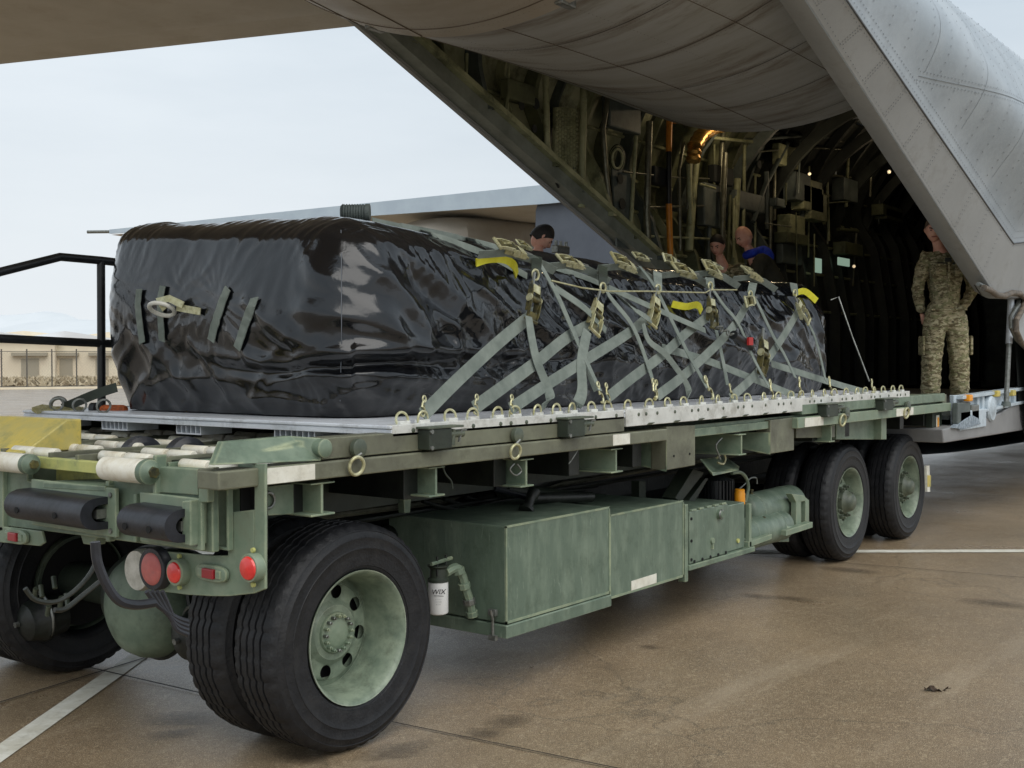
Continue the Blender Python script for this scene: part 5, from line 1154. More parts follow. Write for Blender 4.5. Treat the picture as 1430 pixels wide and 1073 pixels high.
# row of ratchets lying along the top edge of the bundle
TOPR = [((717, 352), (740, 368), 1.35, 'leftmost of the brassy ratchets along the top edge'), ((800, 369), (822, 382), 1.2, 'second brassy ratchet from the left on the top edge'),
        ((873, 371), (898, 378), 1.35, 'pale ratchet with a green-yellow tail, third from the left on the top edge'), ((957, 381), (982, 390), 1.4, 'fourth and longest ratchet on the top edge'),
        ((996, 380), (1014, 390), 1.3, 'ratchet just right of the longest one on the top edge'), ((1052, 386), (1075, 394), 1.4, 'rightmost pale ratchet on the top edge by the strap corner'),
        ((897, 360), (912, 366), .9, 'small far ratchet above the third one'), ((936, 363), (950, 370), 1.0, 'small far ratchet above the longest one'), ((992, 370), (1006, 374), 1.0, 'small far ratchet above the fifth one'),
        ((733, 344), (748, 350), .8, 'small pale ratchet behind the leftmost one'), ((1002, 372), (1016, 378), .8, 'smallest pale ratchet near the two leaning men')]
for i, ((ax_, ay_), (bx_, by_), s_, lb) in enumerate(TOPR):
    far = i >= 6; yy = .55 if far else .30
    r = empty('strap_ratchet', P(ax_, ay_, y=yy), label=lb, cat='ratchet', group='ratchets along the top edge of the bundle')
    c = lift(P(ax_, ay_+2, y=yy), .03); d = P(bx_, by_+2, y=yy)-c; d = (d.normalized()*.4+Vector((1, -.25, -.15))).normalized()
    ratchet(r, c, (d+Vector((0, rng.uniform(-.15, .15), rng.uniform(-.12, .12)))), (-.2+rng.uniform(-.3, .3), -.75, .7+rng.uniform(-.3, .3)), s_*.8, ZINCL if i in (1, 5, 6, 7, 8, 9, 10) else ZINC, open_=.1)
    if not far: MB().ribbon([c+Vector((-.22, .05, -.02)), c+Vector((-.05, 0, .0)), c+Vector((.12, -.02, -.02)), c+Vector((.35, -.01, -.07))], (0, -.6, .8), .045, .004).build('webbing', WEBY if i in (2, 3) and 0 else WEB, r)
# short hanging web pieces with a ring above each upright ratchet
for i, (px, py, qx, qy) in enumerate(((750, 358, 748, 384), (842, 372, 842, 402), (918, 380, 919, 404), (991, 388, 992, 400), (1052, 395, 1048, 412), (1108, 396, 1110, 410))):
    root = empty('short_strap', P(px, py, y=.24), label=['short dark strap above the leftmost upright ratchet', 'short dark strap above the second upright ratchet', 'short strap above the third upright ratchet', 'short strap above the fourth upright ratchet', 'short strap above the fifth upright ratchet', 'short strap above the rightmost upright ratchet'][i], cat='strap', group='short straps above the upright ratchets')
    MB().ribbon([P(px, py, y=.30), P((px+qx)/2, (py+qy)/2, y=.2), P(qx, qy, y=.16)], (1, 0, .1), .055, .005).build('webbing', DARKG if i < 2 else WEB, root)
    MB().torus(P(qx, qy, y=.15), (0, 1, 0), .026, .006, 16, 6).build('ring', ZINCL, root, smooth=True)
# thin white cord strung along the side
def cord(label, pts, r, m, cat='cord', name='white_string'):
    q = [P(*a[:2], y=a[2]) for a in pts]; o = MB().tube(q, r, 6).build(name, m, smooth=True, label=label, cat=cat); return o
cord('thin white cord strung between the ratchets along the side', [(770, 392, .2), (812, 402, .15), (850, 407, .13), (906, 407, .13), (985, 409, .13), (992, 405, .13), (1029, 405, .13)], .0045, ZINCL)
hr = cord('thin cable running down from the bundle end to a fitting at the far pallet corner', [(1160, 419, .25), (1171, 415, .2), (1190, 470, .08), (1214, 533, -.05)], .006, STEEL, 'cable', 'steel_cable')
# the small chain hoist hanging on the side
CH = empty('chain_hoist', P(1035, 475, y=.0), label='small dark chain hoist with a red label hanging on the side of the bundle', cat='hoist')
hc = P(1040, 478, y=.05); hd = (P(1060, 490, y=.05)-P(1020, 466, y=.05)).normalized()
MB().tube([P(1024, 468, y=.05), P(1048, 484, y=.05)], .03, 12).build('hoist_body', BLK, CH, smooth=True)
MB().box(hc.x-.03, hc.x+.03, hc.y-.045, hc.y-.03, hc.z-.02, hc.z+.03).build('red_label', REDM, CH)
for k in range(5):
    c = P(1003+k*4.5, 457+k*2.6, y=.05); MB().torus(c, (0, 1, 0) if k % 2 else (0, .3, 1), .017, .005, 12, 6).build('chain_link', STEEL, CH, smooth=True)
ratchet(CH, P(1062, 492, y=.04), (.3, 0, 1), (0, -1, 0), 1.3, BRASSY)
# far-side strap to the left of the bundle with its ring and the orange bundle of strap
strap('dark strap stretched from the far-left pallet corner up to the bundle', [(163, 541, 2.1), (130, 552, 2.25), (88, 570, 2.45)], .05, m=DARKG, name='cargo_strap')
MB().torus(P(82, 566, y=2.47), (.6, 1, .2), .04, .011, 20, 8).build('strap_ring', STEEL, smooth=True, label='steel ring at the end of the dark far-left strap', cat='ring')
MB().ribbon([P(48, 574, y=2.45), P(62, 570, y=2.45), P(78, 573, y=2.45), P(104, 572, y=2.4), P(118, 574, y=2.4)], (.3, .8, .4), .05, .02).build('strap_buckle', ZINC, label='brassy buckle lying on the far-left pallet corner', cat='buckle')
MB().lathe([(0, .02), (.02, .026), (.13, .026), (.15, .02), (.15, .0001)], P(142, 572, y=2.25), (.4, -1, 0), 12).build('rolled_strap', ORW, smooth=True, label='rolled orange-brown strap on the pallet left of the bundle', cat='strap roll')
MB().lathe([(0, .03), (.03, .03), (.03, .0001)], P(128, 570, y=2.3), (.4, -1, 0), 12).build('strap_ring', BLK, label='black buckle beside the rolled orange strap', cat='buckle')

# ================================================================== THE AIRCRAFT
YC = 1.3; RF = 2.14; ZC = 3.1
BEL_ = None
AC = empty('cargo_aircraft', (10, YC, 0), label='grey military transport aircraft with its rear cargo door and ramp open', cat='aircraft')
def zvirt(x): return zsill(x) if x < 8.2 else 2.17
def zsill(x):
    if x < 7.15: return 2.14+.386*(7.15-x)
    if x < 8.2: return 2.14+.03*(x-7.15)
    if x < 8.6: return 2.17-(x-8.2)/.4*1.45
    return .72
def half(x, z):
    """outer half width of the fuselage at station x, height z"""
    zs = zvirt(x); zb = zs+.15+max(0, x-3)*.08
    c = math.sqrt(max(0, RF*RF-(z-ZC)**2))
    if z < zs: return 1.6
    if z <= zb: return 1.6+.15*(z-zs)/(zb-zs)
    t = min(1, (z-zb)/.75); t = t*t*(3-2*t); return 1.75*(1-t)+c*t
def skin(side, off, name, m, x0, x1, nx, ztop_=None, smooth=True):
    xs = np.linspace(x0, x1, nx); nz = 56; vs = []; fs = []
    for x in xs:
        zs = zsill(x)
        for j in range(nz+1):
            t = j/nz
            zt = (ztop_ or ZC+RF-.0005)
            z = zs+(zt-zs)*(math.sin(t*PI/2) if not ztop_ else t)
            vs.append((x, YC+side*max(0, half(x, z)-off), z))
    n = nz+1
    fs = [(i*n+j, i*n+j+1, (i+1)*n+j+1, (i+1)*n+j) for i in range(nx-1) for j in range(nz)]
    return MB().add(vs, fs).build(name, m, AC, smooth=smooth)
fs_near = skin(-1, 0, 'fuselage_skin', ACG, -3.5, 26, 150)
fs_far = skin(1, 0, 'fuselage_skin', ACG, -3.5, 26, 110)
# bottom of the forward fuselage
nb = 20; vs = []; fs = []
for i, x in enumerate((8.6, 12, 18, 26)):
    for j in range(nb+1):
        t = j/nb*2-1; vs.append((x, YC+t*1.6, .72-.22*math.cos(t*PI/2)))
fs = [(i*(nb+1)+j, i*(nb+1)+j+1, (i+1)*(nb+1)+j+1, (i+1)*(nb+1)+j) for i in range(3) for j in range(nb)]
MB().add(vs, fs).build('belly_skin', ACG, AC, smooth=True)
# seams and rivets on the near skin
def skin_pt(x, z, off=.004, side=-1): return (x, YC+side*(half(x, z)+off), z)
SEAMM = mat('panel_seam', s2l(128, 134, 138), .6)
for k, xx in enumerate((4.4, 5.3, 6.2, 7.1, 8.0, 8.9)):
    pts = []
    z = zsill(xx)+.34+max(0, xx-3)*.08
    while z < 5.0: pts.append(Vector(skin_pt(xx+.10*(z-3), z, .0025))); z += .07
    if len(pts) > 2:
        vs = []; 
        for p in pts: vs += [p-Vector((.0025, 0, 0)), p+Vector((.0025, 0, 0))]
        MB().add(vs, [(2*i, 2*i+1, 2*i+3, 2*i+2) for i in range(len(pts)-1)]).build('panel_seam', SEAMM, AC)
rvm = MB()
def rivet(p, r=.006):
    p = Vector(p); rvm.add([p+Vector((math.cos(a)*r, -.001, math.sin(a)*r)) for a in (0, 1.05, 2.1, 3.14, 4.19, 5.24)], [(0, 1, 2, 3, 4, 5)])
for xx in np.arange(3.4, 9.4, .3):
    z = zsill(xx)+.32+max(0, xx-3)*.08
    while z < 4.9: rivet(skin_pt(xx+.10*(z-3), z)); z += .06
def along(dz, x0=2.7, x1=8.1, st=.045):
    for xx in np.arange(x0, x1, st): rivet(skin_pt(xx, zsill(xx)+dz(xx)))
along(lambda x: .03); along(lambda x: .13+max(0, x-3)*.08); along(lambda x: .20+max(0, x-3)*.08); along(lambda x: .26+max(0, x-3)*.08)
for xx in np.arange(2.9, 7.1, .42):
    for k in range(10): rivet(skin_pt(xx+.008*k, zsill(xx)+.03+k*(.11+max(0, xx-3)*.08)/10)); rivet(skin_pt(xx+.03+.008*k, zsill(xx)+.03+k*(.11+max(0, xx-3)*.08)/10))
for zz in (3.7,):
    for off_ in (-.03, .03):
        for xx in np.arange(4.2, 10, .05):
            if zsill(min(xx, 8.1))+.4 < zz+.05*(xx-6): rivet(skin_pt(xx, zz+.05*(xx-6)+off_))
    q_ = [Vector(skin_pt(xx, zz+.05*(xx-6), .003)) for xx in np.arange(4.2, 10, .2) if zsill(min(xx, 8.1))+.4 < zz+.05*(xx-6)]
    MB().tube(q_, .002, 4).build('panel_seam', SEAMM, AC)
rvm.build('rivet_rows', mat('rivet_grey', s2l(104, 110, 114), .5), AC, kind='stuff')
# the dark seam between sill strip and skin
pts = [Vector(skin_pt(x, zvirt(x)+.15+max(0, x-3)*.08, .005)) for x in np.linspace(2.4, 9.6, 60)]
MB().tube(pts, .007, 6).build('sill_seam', mat('seam_dark', s2l(86, 88, 90), .6), AC, smooth=True)
vs = []; xs = np.linspace(1.5, 8.15, 60)
for x in xs:
    for t in (0, .5, 1):
        z = zsill(x)+.004+t*(.14+max(0, x-3)*.08); vs.append(skin_pt(x, z, .004))
MB().add(vs, [(i*3+j, i*3+j+1, (i+1)*3+j+1, (i+1)*3+j) for i in range(59) for j in range(2)]).build('sill_strip', ACSTRIP, AC, smooth=True)
# inner return of the near sill
vs = []
for x in xs:
    zs = zsill(x); vs += [(x, YC-1.6, zs-.002), (x, YC-1.52, zs-.012), (x, YC-1.42, zs+.05), (x, YC-1.42, zs+.22)]
MB().add(vs, [(i*4+j, i*4+j+1, (i+1)*4+j+1, (i+1)*4+j) for i in range(59) for j in range(3)]).build('sill_return', ACSTRIP, AC, smooth=True)
# curled rubber seal at the foot of the near sill
SEAL = mat('rubber_seal', s2l(122, 110, 96), .6, var=s2l(84, 78, 70), vscale=20)
sp = [P(*q, y=-.33) for q in ((1374, 402), (1384, 406), (1392, 412), (1402, 414), (1414, 409), (1424, 410), (1432, 418), (1428, 432), (1419, 448), (1419, 462), (1426, 478), (1440, 492))]
MB().tube(sp, .028, 10).build('door_seal', SEAL, AC, smooth=True); MB().tube([p+Vector((0, .05, .035)) for p in sp], .02, 8).build('door_seal', STEEL, AC, smooth=True)
MB().prism([P(*q, y=-.3) for q in ((1430, 424), (1422, 446), (1422, 462), (1430, 478), (1500, 520), (1500, 400))], (0, .05, 0)).build('side_fairing', ACSTRIP, AC)
# far side inside wall, frames, sill
INTP = mat('interior_panel_lit', s2l(186, 188, 156), .55, var=s2l(146, 150, 118), vscale=2.2, dirt=s2l(56, 56, 44), dirt_amt=.8, dscale=3, bump=.25, bscale=9)  # lighter copy of the wall colour, brightness near the opening painted in
skin(1, .10, 'inner_wall', INTP, 1.9, 6.6, 40, ztop_=4.75); skin(1, .10, 'inner_wall', INT, 6.602, 9.2, 24, ztop_=4.75); INTF = mat('interior_far_shaded', s2l(58, 62, 56), .65, var=s2l(40, 44, 42), vscale=3)  # wall colour steps darker going forward: shade of the hold painted in
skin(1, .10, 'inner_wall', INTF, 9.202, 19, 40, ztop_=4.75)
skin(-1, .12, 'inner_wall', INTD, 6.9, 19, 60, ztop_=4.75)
def yin(x, z, off=.1): return YC+half(x, z)-off
def frame(x, w_=.05, dep=.13, m=INTL, top=4.75, side=1, slant=0):
    vs = []; n = 22; zs = max(zsill(x), 1.07)+.1
    for j in range(n+1):
        z = zs+(top-zs)*j/n; y = (yin(x, z)-YC)
        for (dx, dy) in ((-w_/2, 0), (-w_/2, -dep), (w_/2, -dep), (w_/2, 0)):
            vs.append((x+dx+slant*(z-zs), YC+side*(y+dy), z))
    fs = [(j*4+k, j*4+(k+1) % 4, (j+1)*4+(k+1) % 4, (j+1)*4+k) for j in range(n) for k in range(4)]
    return MB().add(vs, fs).build('frame_rib', m, AC)
for k, x in enumerate(np.arange(2.55, 18.5, .46)):
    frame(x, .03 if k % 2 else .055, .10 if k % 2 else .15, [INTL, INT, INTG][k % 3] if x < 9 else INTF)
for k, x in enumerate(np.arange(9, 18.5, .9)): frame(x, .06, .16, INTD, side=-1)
for z in (2.2, 2.7, 3.1, 3.5, 3.9):
    x0 = max(2.4, 7.15-(z-2.14)/.386+.4) if z > 2.14 else 7
    MB().tube([(x, yin(x, z, .12), z) for x in np.linspace(x0, 18, 30)], .018, 6).build('stringer', INTL, AC)
# far sill beam and bright outer edge
SILLG = mat('sill_grey_green', s2l(140, 146, 138), .5, var=s2l(116, 122, 114), vscale=4)
def alongsill(y0, y1, d0, d1, nm, m, xa=1.9, xb=8.2):
    mb = MB(); n = 40; vs = []
    for x in np.linspace(xa, xb, n):
        zs = zsill(x); vs += [(x, y0, zs+d0), (x, y1, zs+d0), (x, y1, zs+d1), (x, y0, zs+d1)]
    fs = [(i*4+k, i*4+(k+1) % 4, (i+1)*4+(k+1) % 4, (i+1)*4+k) for i in range(n-1) for k in range(4)]+[(0, 1, 2, 3), tuple(4*n-4+k for k in range(4))]
    return mb.add(vs, fs).build(nm, m, AC)
alongsill(2.76, 2.90, .0, .17, 'sill_beam', SILLG); alongsill(2.902, 2.94, -.03, .1, 'sill_edge', ACSTRIP); alongsill(2.70, 2.76, .13, .18, 'sill_beam', INTL)
# raised cargo door: curved slab
def zdoor(y): return 3.70+.45*((y-YC)/1.6)**2
def slab_y(x0, x1, zf, th, nm, m, hw=1.52, nx=12, ny=36, rise=lambda x: 0):
    vs = []; 
    for x in np.linspace(x0, x1, nx):
        for j in range(ny+1):
            y = YC-hw+2*hw*j/ny; z = zf(y)+rise(x); vs.append((x, y, z))
    n = ny+1; k = len(vs); vs += [(a, b, c+th) for a, b, c in vs]
    fs = [(i*n+j, i*n+j+1, (i+1)*n+j+1, (i+1)*n+j) for i in range(nx-1) for j in range(ny)]
    fs += [(a+k, b+k, c+k, d+k) for a, b, c, d in fs]
    for i in range(nx-1): fs += [(i*n, (i+1)*n, (i+1)*n+k, i*n+k), (i*n+ny, (i+1)*n+ny, (i+1)*n+ny+k, i*n+ny+k)]
    for j in range(ny): fs += [(j, j+1, j+1+k, j+k), ((nx-1)*n+j, (nx-1)*n+j+1, (nx-1)*n+j+1+k, (nx-1)*n+j+k)]
    return MB().add(vs, fs).build(nm, m, AC, smooth=True)
slab_y(1.78, 5.9, zdoor, .12, 'cargo_door', ACBELLY, rise=lambda x: .04*math.sin((x-1.7)*.8))
for k, x in enumerate((2.4, 3.2, 4.1, 4.9, 5.6)):
    pts = [(x, y, zdoor(y)+.04*math.sin((x-1.7)*.8)-.003) for y in np.linspace(YC-1.5, YC+1.5, 30)]
    mbx = MB(); vs = []
    for p in pts: vs += [(p[0]-.004, p[1], p[2]), (p[0]+.004, p[1], p[2])]
    mbx.add(vs, [(2*i, 2*i+1, 2*i+3, 2*i+2) for i in range(29)]).build('door_seam', mat('oily_seam_%d' % k, s2l(60, 50, 38), .5), AC)
box('door_well_roof', INT, AC, 1.9, 19, .3, 2.3, 4.78, 4.82, 0)
# tail belly behind the door hinge, lighter paint with panel lines
BEL = mat('tail_belly_skin', s2l(196, 192, 184), .55, var=s2l(176, 168, 156), vscale=1.3, streak=(2, .5, 1), dirt=s2l(170, 154, 134), dirt_amt=.5, dscale=1.5, bump=.08, bscale=6)
def rise_t(x): return (1.7-x)*.13 if x < 1.7 else 0
slab_y(-3.5, 1.7, lambda y: 3.66+.45*((y-YC)/1.6)**2, .1, 'tail_belly', BEL, hw=1.62, nx=16, rise=rise_t)
SM2 = mat('belly_seam', s2l(104, 92, 76), .6)
for x in (1.55, .9, .3): MB().tube([(x, y, 3.657+.45*((y-YC)/1.6)**2+rise_t(x)) for y in np.linspace(YC-1.6, YC+1.6, 30)], .004, 4).build('belly_seam', SM2, AC)
for y in (.4, 1.9, 2.5): MB().tube([(x, y, 3.657+.45*((y-YC)/1.6)**2+rise_t(x)) for x in np.linspace(-3, 1.68, 12)], .004, 4).build('belly_seam', SM2, AC)
rv3 = MB()
def drow(x, y):
    z = zdoor(y)+.04*math.sin((x-1.7)*.8)-.004; p = Vector((x, y, z)); rv3.add([p+Vector((math.cos(a)*.005, math.sin(a)*.005, 0)) for a in (0, 1.57, 3.14, 4.71)], [(0, 1, 2, 3)])
for x in (2.36, 2.44, 3.16, 3.24, 4.06, 4.14, 4.86, 4.94, 5.56, 5.64, 5.84):
    for y in np.arange(YC-1.5, YC+1.5, .035): drow(x, y)
for y in (-.1, .35, .8, 1.3, 1.8, 2.25, 2.7):
    for x in np.arange(1.85, 5.85, .045): drow(x, y)
rv3.build('rivet_rows', SM2, AC, kind='stuff')
for y in (.35, 1.3, 2.25): MB().tube([(x, y+.02, zdoor(y+.02)+.04*math.sin((x-1.7)*.8)-.001) for x in np.linspace(1.8, 5.88, 20)], .003, 4).build('door_seam', SM2, AC)
for y in (2.35, .75): MB().box(1.62, 1.78, y-.03, y+.03, zdoor(y)-.05, zdoor(y)+.02).build('door_hinge', STEEL, AC, bevel=.01)
rv2 = MB(); rvm = rv2
for x in (1.6, 1.5, .95, .85):
    for y in np.arange(YC-1.55, YC+1.55, .04):
        p = Vector((x, y, 3.655+.45*((y-YC)/1.6)**2+rise_t(x))); rv2.add([p+Vector((math.cos(a)*.004, math.sin(a)*.004, 0)) for a in (0, 1.57, 3.14, 4.71)], [(0, 1, 2, 3)])
rv2.build('rivet_rows', SM2, AC, kind='stuff')
MB().torus((.9, 1.75, 3.66+.45*(.45/1.6)**2+.1-.01), (0, 0, 1), .05, .008, 24, 6).build('drain_port', SM2, AC, smooth=True)
# side walls of the tail above the belly, aft of the opening
# horizontal stabiliser (left one overhead)
zst = 4.9; q0, q1 = P(-300, 90+300*.107, z=zst), P(512, 35, z=zst)
dr = (q0-q1).normalized(); root_ = q1-dr*2.3; tip_ = q0+dr*1
MB().prism([root_, tip_, tip_+Vector((-2.6, 0, 0)), root_+Vector((-7.5, 0, 0))], (0, 0, .0001)).build('stabiliser_skin', ACTAN, AC)
def airfoil(a_le, a_te, b_le, b_te, th_a, th_b, nm, m):
    """solid wing between two chords"""
    pr = [(0, 0, 0), (.03, -.35, .35), (.12, -.5, .5), (.4, -.55, .6), (.75, -.3, .4), (1, -.03, .03)]
    loop = [(c, l) for c, l, u in pr]+[(c, u) for c, l, u in reversed(pr[1:-1])]
    vs = []
    for (le, te, th) in ((a_le, a_te, th_a), (b_le, b_te, th_b)):
        for c, h in loop: vs.append(Vector(le).lerp(Vector(te), c)+Vector((0, 0, h*th)))
    n = len(loop); fs = [(i, (i+1) % n, n+(i+1) % n, n+i) for i in range(n)]+[tuple(range(n)), tuple(range(2*n-1, n-1, -1))]
    return MB().add(vs, fs).build(nm, m, AC, smooth=True)
airfoil(root_+Vector((0, 0, .12)), root_+Vector((-7.5, 0, .12)), tip_+Vector((0, 0, .12)), tip_+Vector((-2.6, 0, .12)), .3, .2, 'stabiliser', ACTAN)
# the left main wing with its flap, seen over the bundle
airfoil((15.6, 3.4, 4.35), (11.55, 3.4, 4.28), (14.6, 21.8, 4.80), (12.3, 21.8, 4.72), .5, .16, 'wing', ACTAN)
MB().prism([(11.5, 3.0, 4.16), (11.5, 8.0, 4.19), (12.05, 21.5, 4.70), (12.05, 21.5, 4.80), (11.5, 8.0, 4.51), (11.5, 3.0, 4.49)], (.05, 0, 0)).build('flap', FLAPB, AC)
MB().tube([(12.3, 21.6, 4.78), (11.9, 22.2, 4.78)], .04, 8).build('wing_tip_probe', STEEL, AC)
NAC = mat('nacelle_grey', s2l(92, 98, 108), .5, var=s2l(82, 88, 98), vscale=1.5)
vs = []; n = 28; st = ((11.62, .7, .5), (11.9, .8, .58), (13, .85, .62), (15.5, .8, .6), (17, .6, .5))
for (x, a, b) in st:
    for j in range(n): q = 2*PI*j/n; vs.append((x, 7.1+a*1.75*math.copysign(abs(math.cos(q))**.35, math.cos(q)), 3.72+b*1.3*math.copysign(abs(math.sin(q))**.35, math.sin(q))))
fs = [(i*n+j, i*n+(j+1) % n, (i+1)*n+(j+1) % n, (i+1)*n+j) for i in range(len(st)-1) for j in range(n)]+[tuple(range(n)), tuple((len(st)-1)*n+j for j in range(n))]
MB().add(vs, fs).build('engine_nacelle', NAC, AC, smooth=True)
vs = []
for (x, a, b) in ((12.0, .3, .2), (12.4, .7, .42), (14, .95, .6), (16.5, .9, .55), (18, .6, .4)):
    for j in range(n): q = 2*PI*j/n; vs.append((x, 11.4+a*1.35*math.copysign(abs(math.cos(q))**.7, math.cos(q)), 3.88+b*math.copysign(abs(math.sin(q))**.7, math.sin(q))))
MB().add(vs, fs).build('engine_nacelle', ACTAN, AC, smooth=True)
# hold: floor, bulkhead, equipment
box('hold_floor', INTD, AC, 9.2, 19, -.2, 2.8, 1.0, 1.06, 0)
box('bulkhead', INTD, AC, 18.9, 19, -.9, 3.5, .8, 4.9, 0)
box('avionics_rack', INTG, AC, 17.9, 18.6, 2.2, 3.0, 1.06, 3.2, .02)
def yw(x, z): return yin(x, z, .3)
def wtube(nm, pts, r, m, off=.3, n=8):
    """tube on the far wall through points of the picture"""
    q = []
    for px, py, x in pts:
        p = P(px, py, x=x); y = yin(min(max(x, 2), 18), min(p.z, 4.6), off); q.append(P(px, py, y=y))
    return MB().tube(q, r, n).build(nm, m, AC, smooth=True)
def wt(nm, pts, r, m, y=2.85): return MB().tube([P(a, b, y=y) for a, b in pts], r, 10).build(nm, m, AC, smooth=True)
wt('orange_pole', [(935, 155), (934, 212)], .032, POLEO, 2.75); wt('pole_sleeve', [(934, 212), (934, 285)], .028, BLK, 2.75); wt('orange_pole', [(934, 285), (936, 358)], .032, POLEO, 2.75)
MB().box(*(lambda p: (p.x-.03, p.x+.08, p.y-.04, p.y+.04, p.z-.04, p.z+.05))(P(938, 166, y=2.75))).build('pole_bracket', POLEO, AC, bevel=.01)
for (pts, r, m) in (([(711, 88), (707, 190)], .012, INTL), ([(652, 75), (650, 130)], .014, INTL), ([(762, 105), (764, 200), (770, 240)], .03, INTL), ([(815, 118), (812, 290)], .035, INTL), ([(712, 120), (704, 160), (706, 190)], .02, INT),
                    ([(850, 130), (842, 180), (846, 240), (852, 290)], .025, PIPE), ([(888, 190), (880, 330)], .02, INTL), ([(907, 170), (903, 300), (905, 340)], .035, PIPE), ([(770, 180), (764, 230), (780, 262)], .012, GREASE_SHADE),
                    ([(975, 190), (968, 260), (962, 350)], .045, INTL), ([(1010, 180), (1005, 260), (1008, 330)], .03, PIPE), ([(1040, 200), (1038, 320)], .02, INTL), ([(1030, 250), (1026, 330)], .04, INTL),
                    ([(1070, 240), (1072, 320)], .03, INTG), ([(955, 200), (948, 240), (950, 350)], .02, PIPE), ([(1100, 200), (1068, 260), (1052, 310)], .03, INTG), ([(1160, 230), (1120, 300), (1105, 340)], .03, INTG),
                    ([(870, 240), (940, 248), (990, 250)], .01, PIPE), ([(900, 290), (985, 288)], .014, PIPE), ([(905, 330), (990, 334)], .014, INTL), ([(1040, 196), (1120, 190), (1230, 196)], .02, INTG), ([(1040, 214), (1120, 206), (1240, 212)], .012, PIPE)):
    wt('interior_pipe', pts, r, m, 2.8)
# hose coil on the wall, perforated plate, quilted pad, boxes
for k in range(4): MB().torus(P(862, 222, y=2.84-.012*k), (0, 1, .1), .13-.012*k, .013, 28, 8).build('hose_coil', [GREASE_SHADE, INTL][k % 2], AC, smooth=True)
pad = MB(); a = P(776, 150, y=2.86); b = P(812, 152, y=2.86); c = P(812, 290, y=2.86); d = P(774, 240, y=2.86)
pad.prism([a, b, c, d], (0, .03, 0)); pad = pad.build('quilted_pad', INTL, AC)
qm = MB(); a = P(776, 152, y=2.855); 
for i in range(9):
    for j in range(22):
        p = P(778+i*4, 154+j*6+(i % 2)*3, y=2.853)
        if p.z < zsill(p.x)+.28: continue
        qm.lathe([(0, .018), (.008, .012), (.010, .0001)], p, (0, -1, 0), 6)
qm.build('quilting', INTL, pad, kind='stuff')
for (px, py, r) in ((866, 250, .05), (869, 285, .055), (872, 318, .055), (860, 295, .03), (748, 145, .05), (746, 180, .035), (728, 148, .04), (1060, 230, .05)):
    MB().lathe([(0, r), (.006, r), (.006, .0001)], P(px, py, y=2.80), (0, -1, 0), 20).build('lightening_hole', INTD, AC)
pl = MB().prism([P(855, 236, y=2.82), P(880, 238, y=2.82), P(886, 350, y=2.82), P(862, 345, y=2.82)], (0, .02, 0)).build('perforated_plate', INTG, AC)
for (x0, y0, x1, y1, m) in ((700, 110, 738, 150, INT), (842, 130, 886, 190, INTG), (975, 255, 1000, 320, INTG), (1080, 200, 1108, 238, INTL), (990, 230, 1016, 262, INTD), (1020, 265, 1060, 300, INTG), (1085, 340, 1112, 372, INTG), (905, 232, 925, 262, INTD)):
    a = P(x0, y0, y=2.86); c = P(x1, y1, y=2.86); MB().box(a.x, c.x, 2.78, 2.88, c.z, a.z).build('equipment_box', m, AC, bevel=.015)
# ducts and cables filling the forward wall
r2 = np.random.RandomState(8)
for k in range(34):
    px = r2.uniform(960, 1230); py = r2.uniform(190, 330); L_ = r2.uniform(30, 130); y = r2.uniform(2.6, 2.9)
    if r2.rand() < .65: pts = [(px, py), (px+r2.uniform(-5, 5), min(py+L_, 400))]
    else: pts = [(px, py), (px+r2.uniform(20, 60), py+r2.uniform(-8, 8))]
    wt('interior_pipe', pts, r2.uniform(.008, .03), [INTL, PIPE, INTG, INT][r2.randint(4)], y)
for k in range(12):
    px = r2.uniform(1060, 1225); py = r2.uniform(230, 400); w_ = r2.uniform(12, 34); h_ = r2.uniform(14, 46)
    a = P(px, py, y=2.85); c = P(px+w_, py+h_, y=2.85); MB().box(a.x, min(c.x, a.x+1.2), 2.7, 2.88, c.z, a.z).build('equipment_box', [INTL, INTG, INT][k % 3], AC, bevel=.01)
# golden duct under the lamp
gd = MB(); gp_ = [P(968, 226, y=2.6), P(970, 205, y=2.6), P(980, 188, y=2.6), P(996, 178, y=2.6), P(1010, 174, y=2.6)]
DUCT = mat('duct_foil', s2l(196, 150, 70), .35, metal=.7, var=s2l(120, 86, 40), vscale=20, streak=(1, 1, 8))
sm = []
for i in range(len(gp_)-1):
    for t in (0, .2, .4, .6, .8): sm.append(gp_[i].lerp(gp_[i+1], t))
gd.tube(sm, [.085 if i % 2 else .07 for i in range(len(sm))], 14).build('foil_duct', DUCT, AC, smooth=True)
for i, (px, py, y, rr, e, mm) in enumerate(((1039, 173, 2.35, .045, 6, LAMP), (1022, 172, 2.5, .02, 0, LAMP), (1130, 243, 2.5, .02, 2, LAMPD), (1226, 228, 2.6, .022, .5, LAMPD), (1241, 240, 2.2, .025, 1.5, LAMPD), (1192, 372, 2.0, .02, .4, LAMPD))):
    p = P(px, py, y=y); b = MB().lathe([(0, .0001), (.0, rr*.5), (rr*.5, rr), (rr, rr*.9), (rr*1.5, rr*.4), (rr*1.6, .0001)], p, (-.7, -.7, -.2), 16, cap=False).build('cabin_lamp', mm, AC, smooth=True)
    if e:
        ld = bpy.data.lights.new('cabin_light', 'POINT'); ld.energy = e; ld.color = (1, .78, .5); ld.shadow_soft_size = .05
        lo = bpy.data.objects.new('cabin_light', ld); COL.objects.link(lo); lo.location = p+Vector((-.15, -.15, -.08))
for (px, py, w_, h_) in ((1142, 371, 10, 22), (1178, 366, 16, 14)):
    a = P(px-w_/2, py-h_/2, y=2.7); c = P(px+w_/2, py+h_/2, y=2.7); MB().box(a.x, c.x, 2.69, 2.71, c.z, a.z).build('side_window', GLASS, AC, bevel=.01)
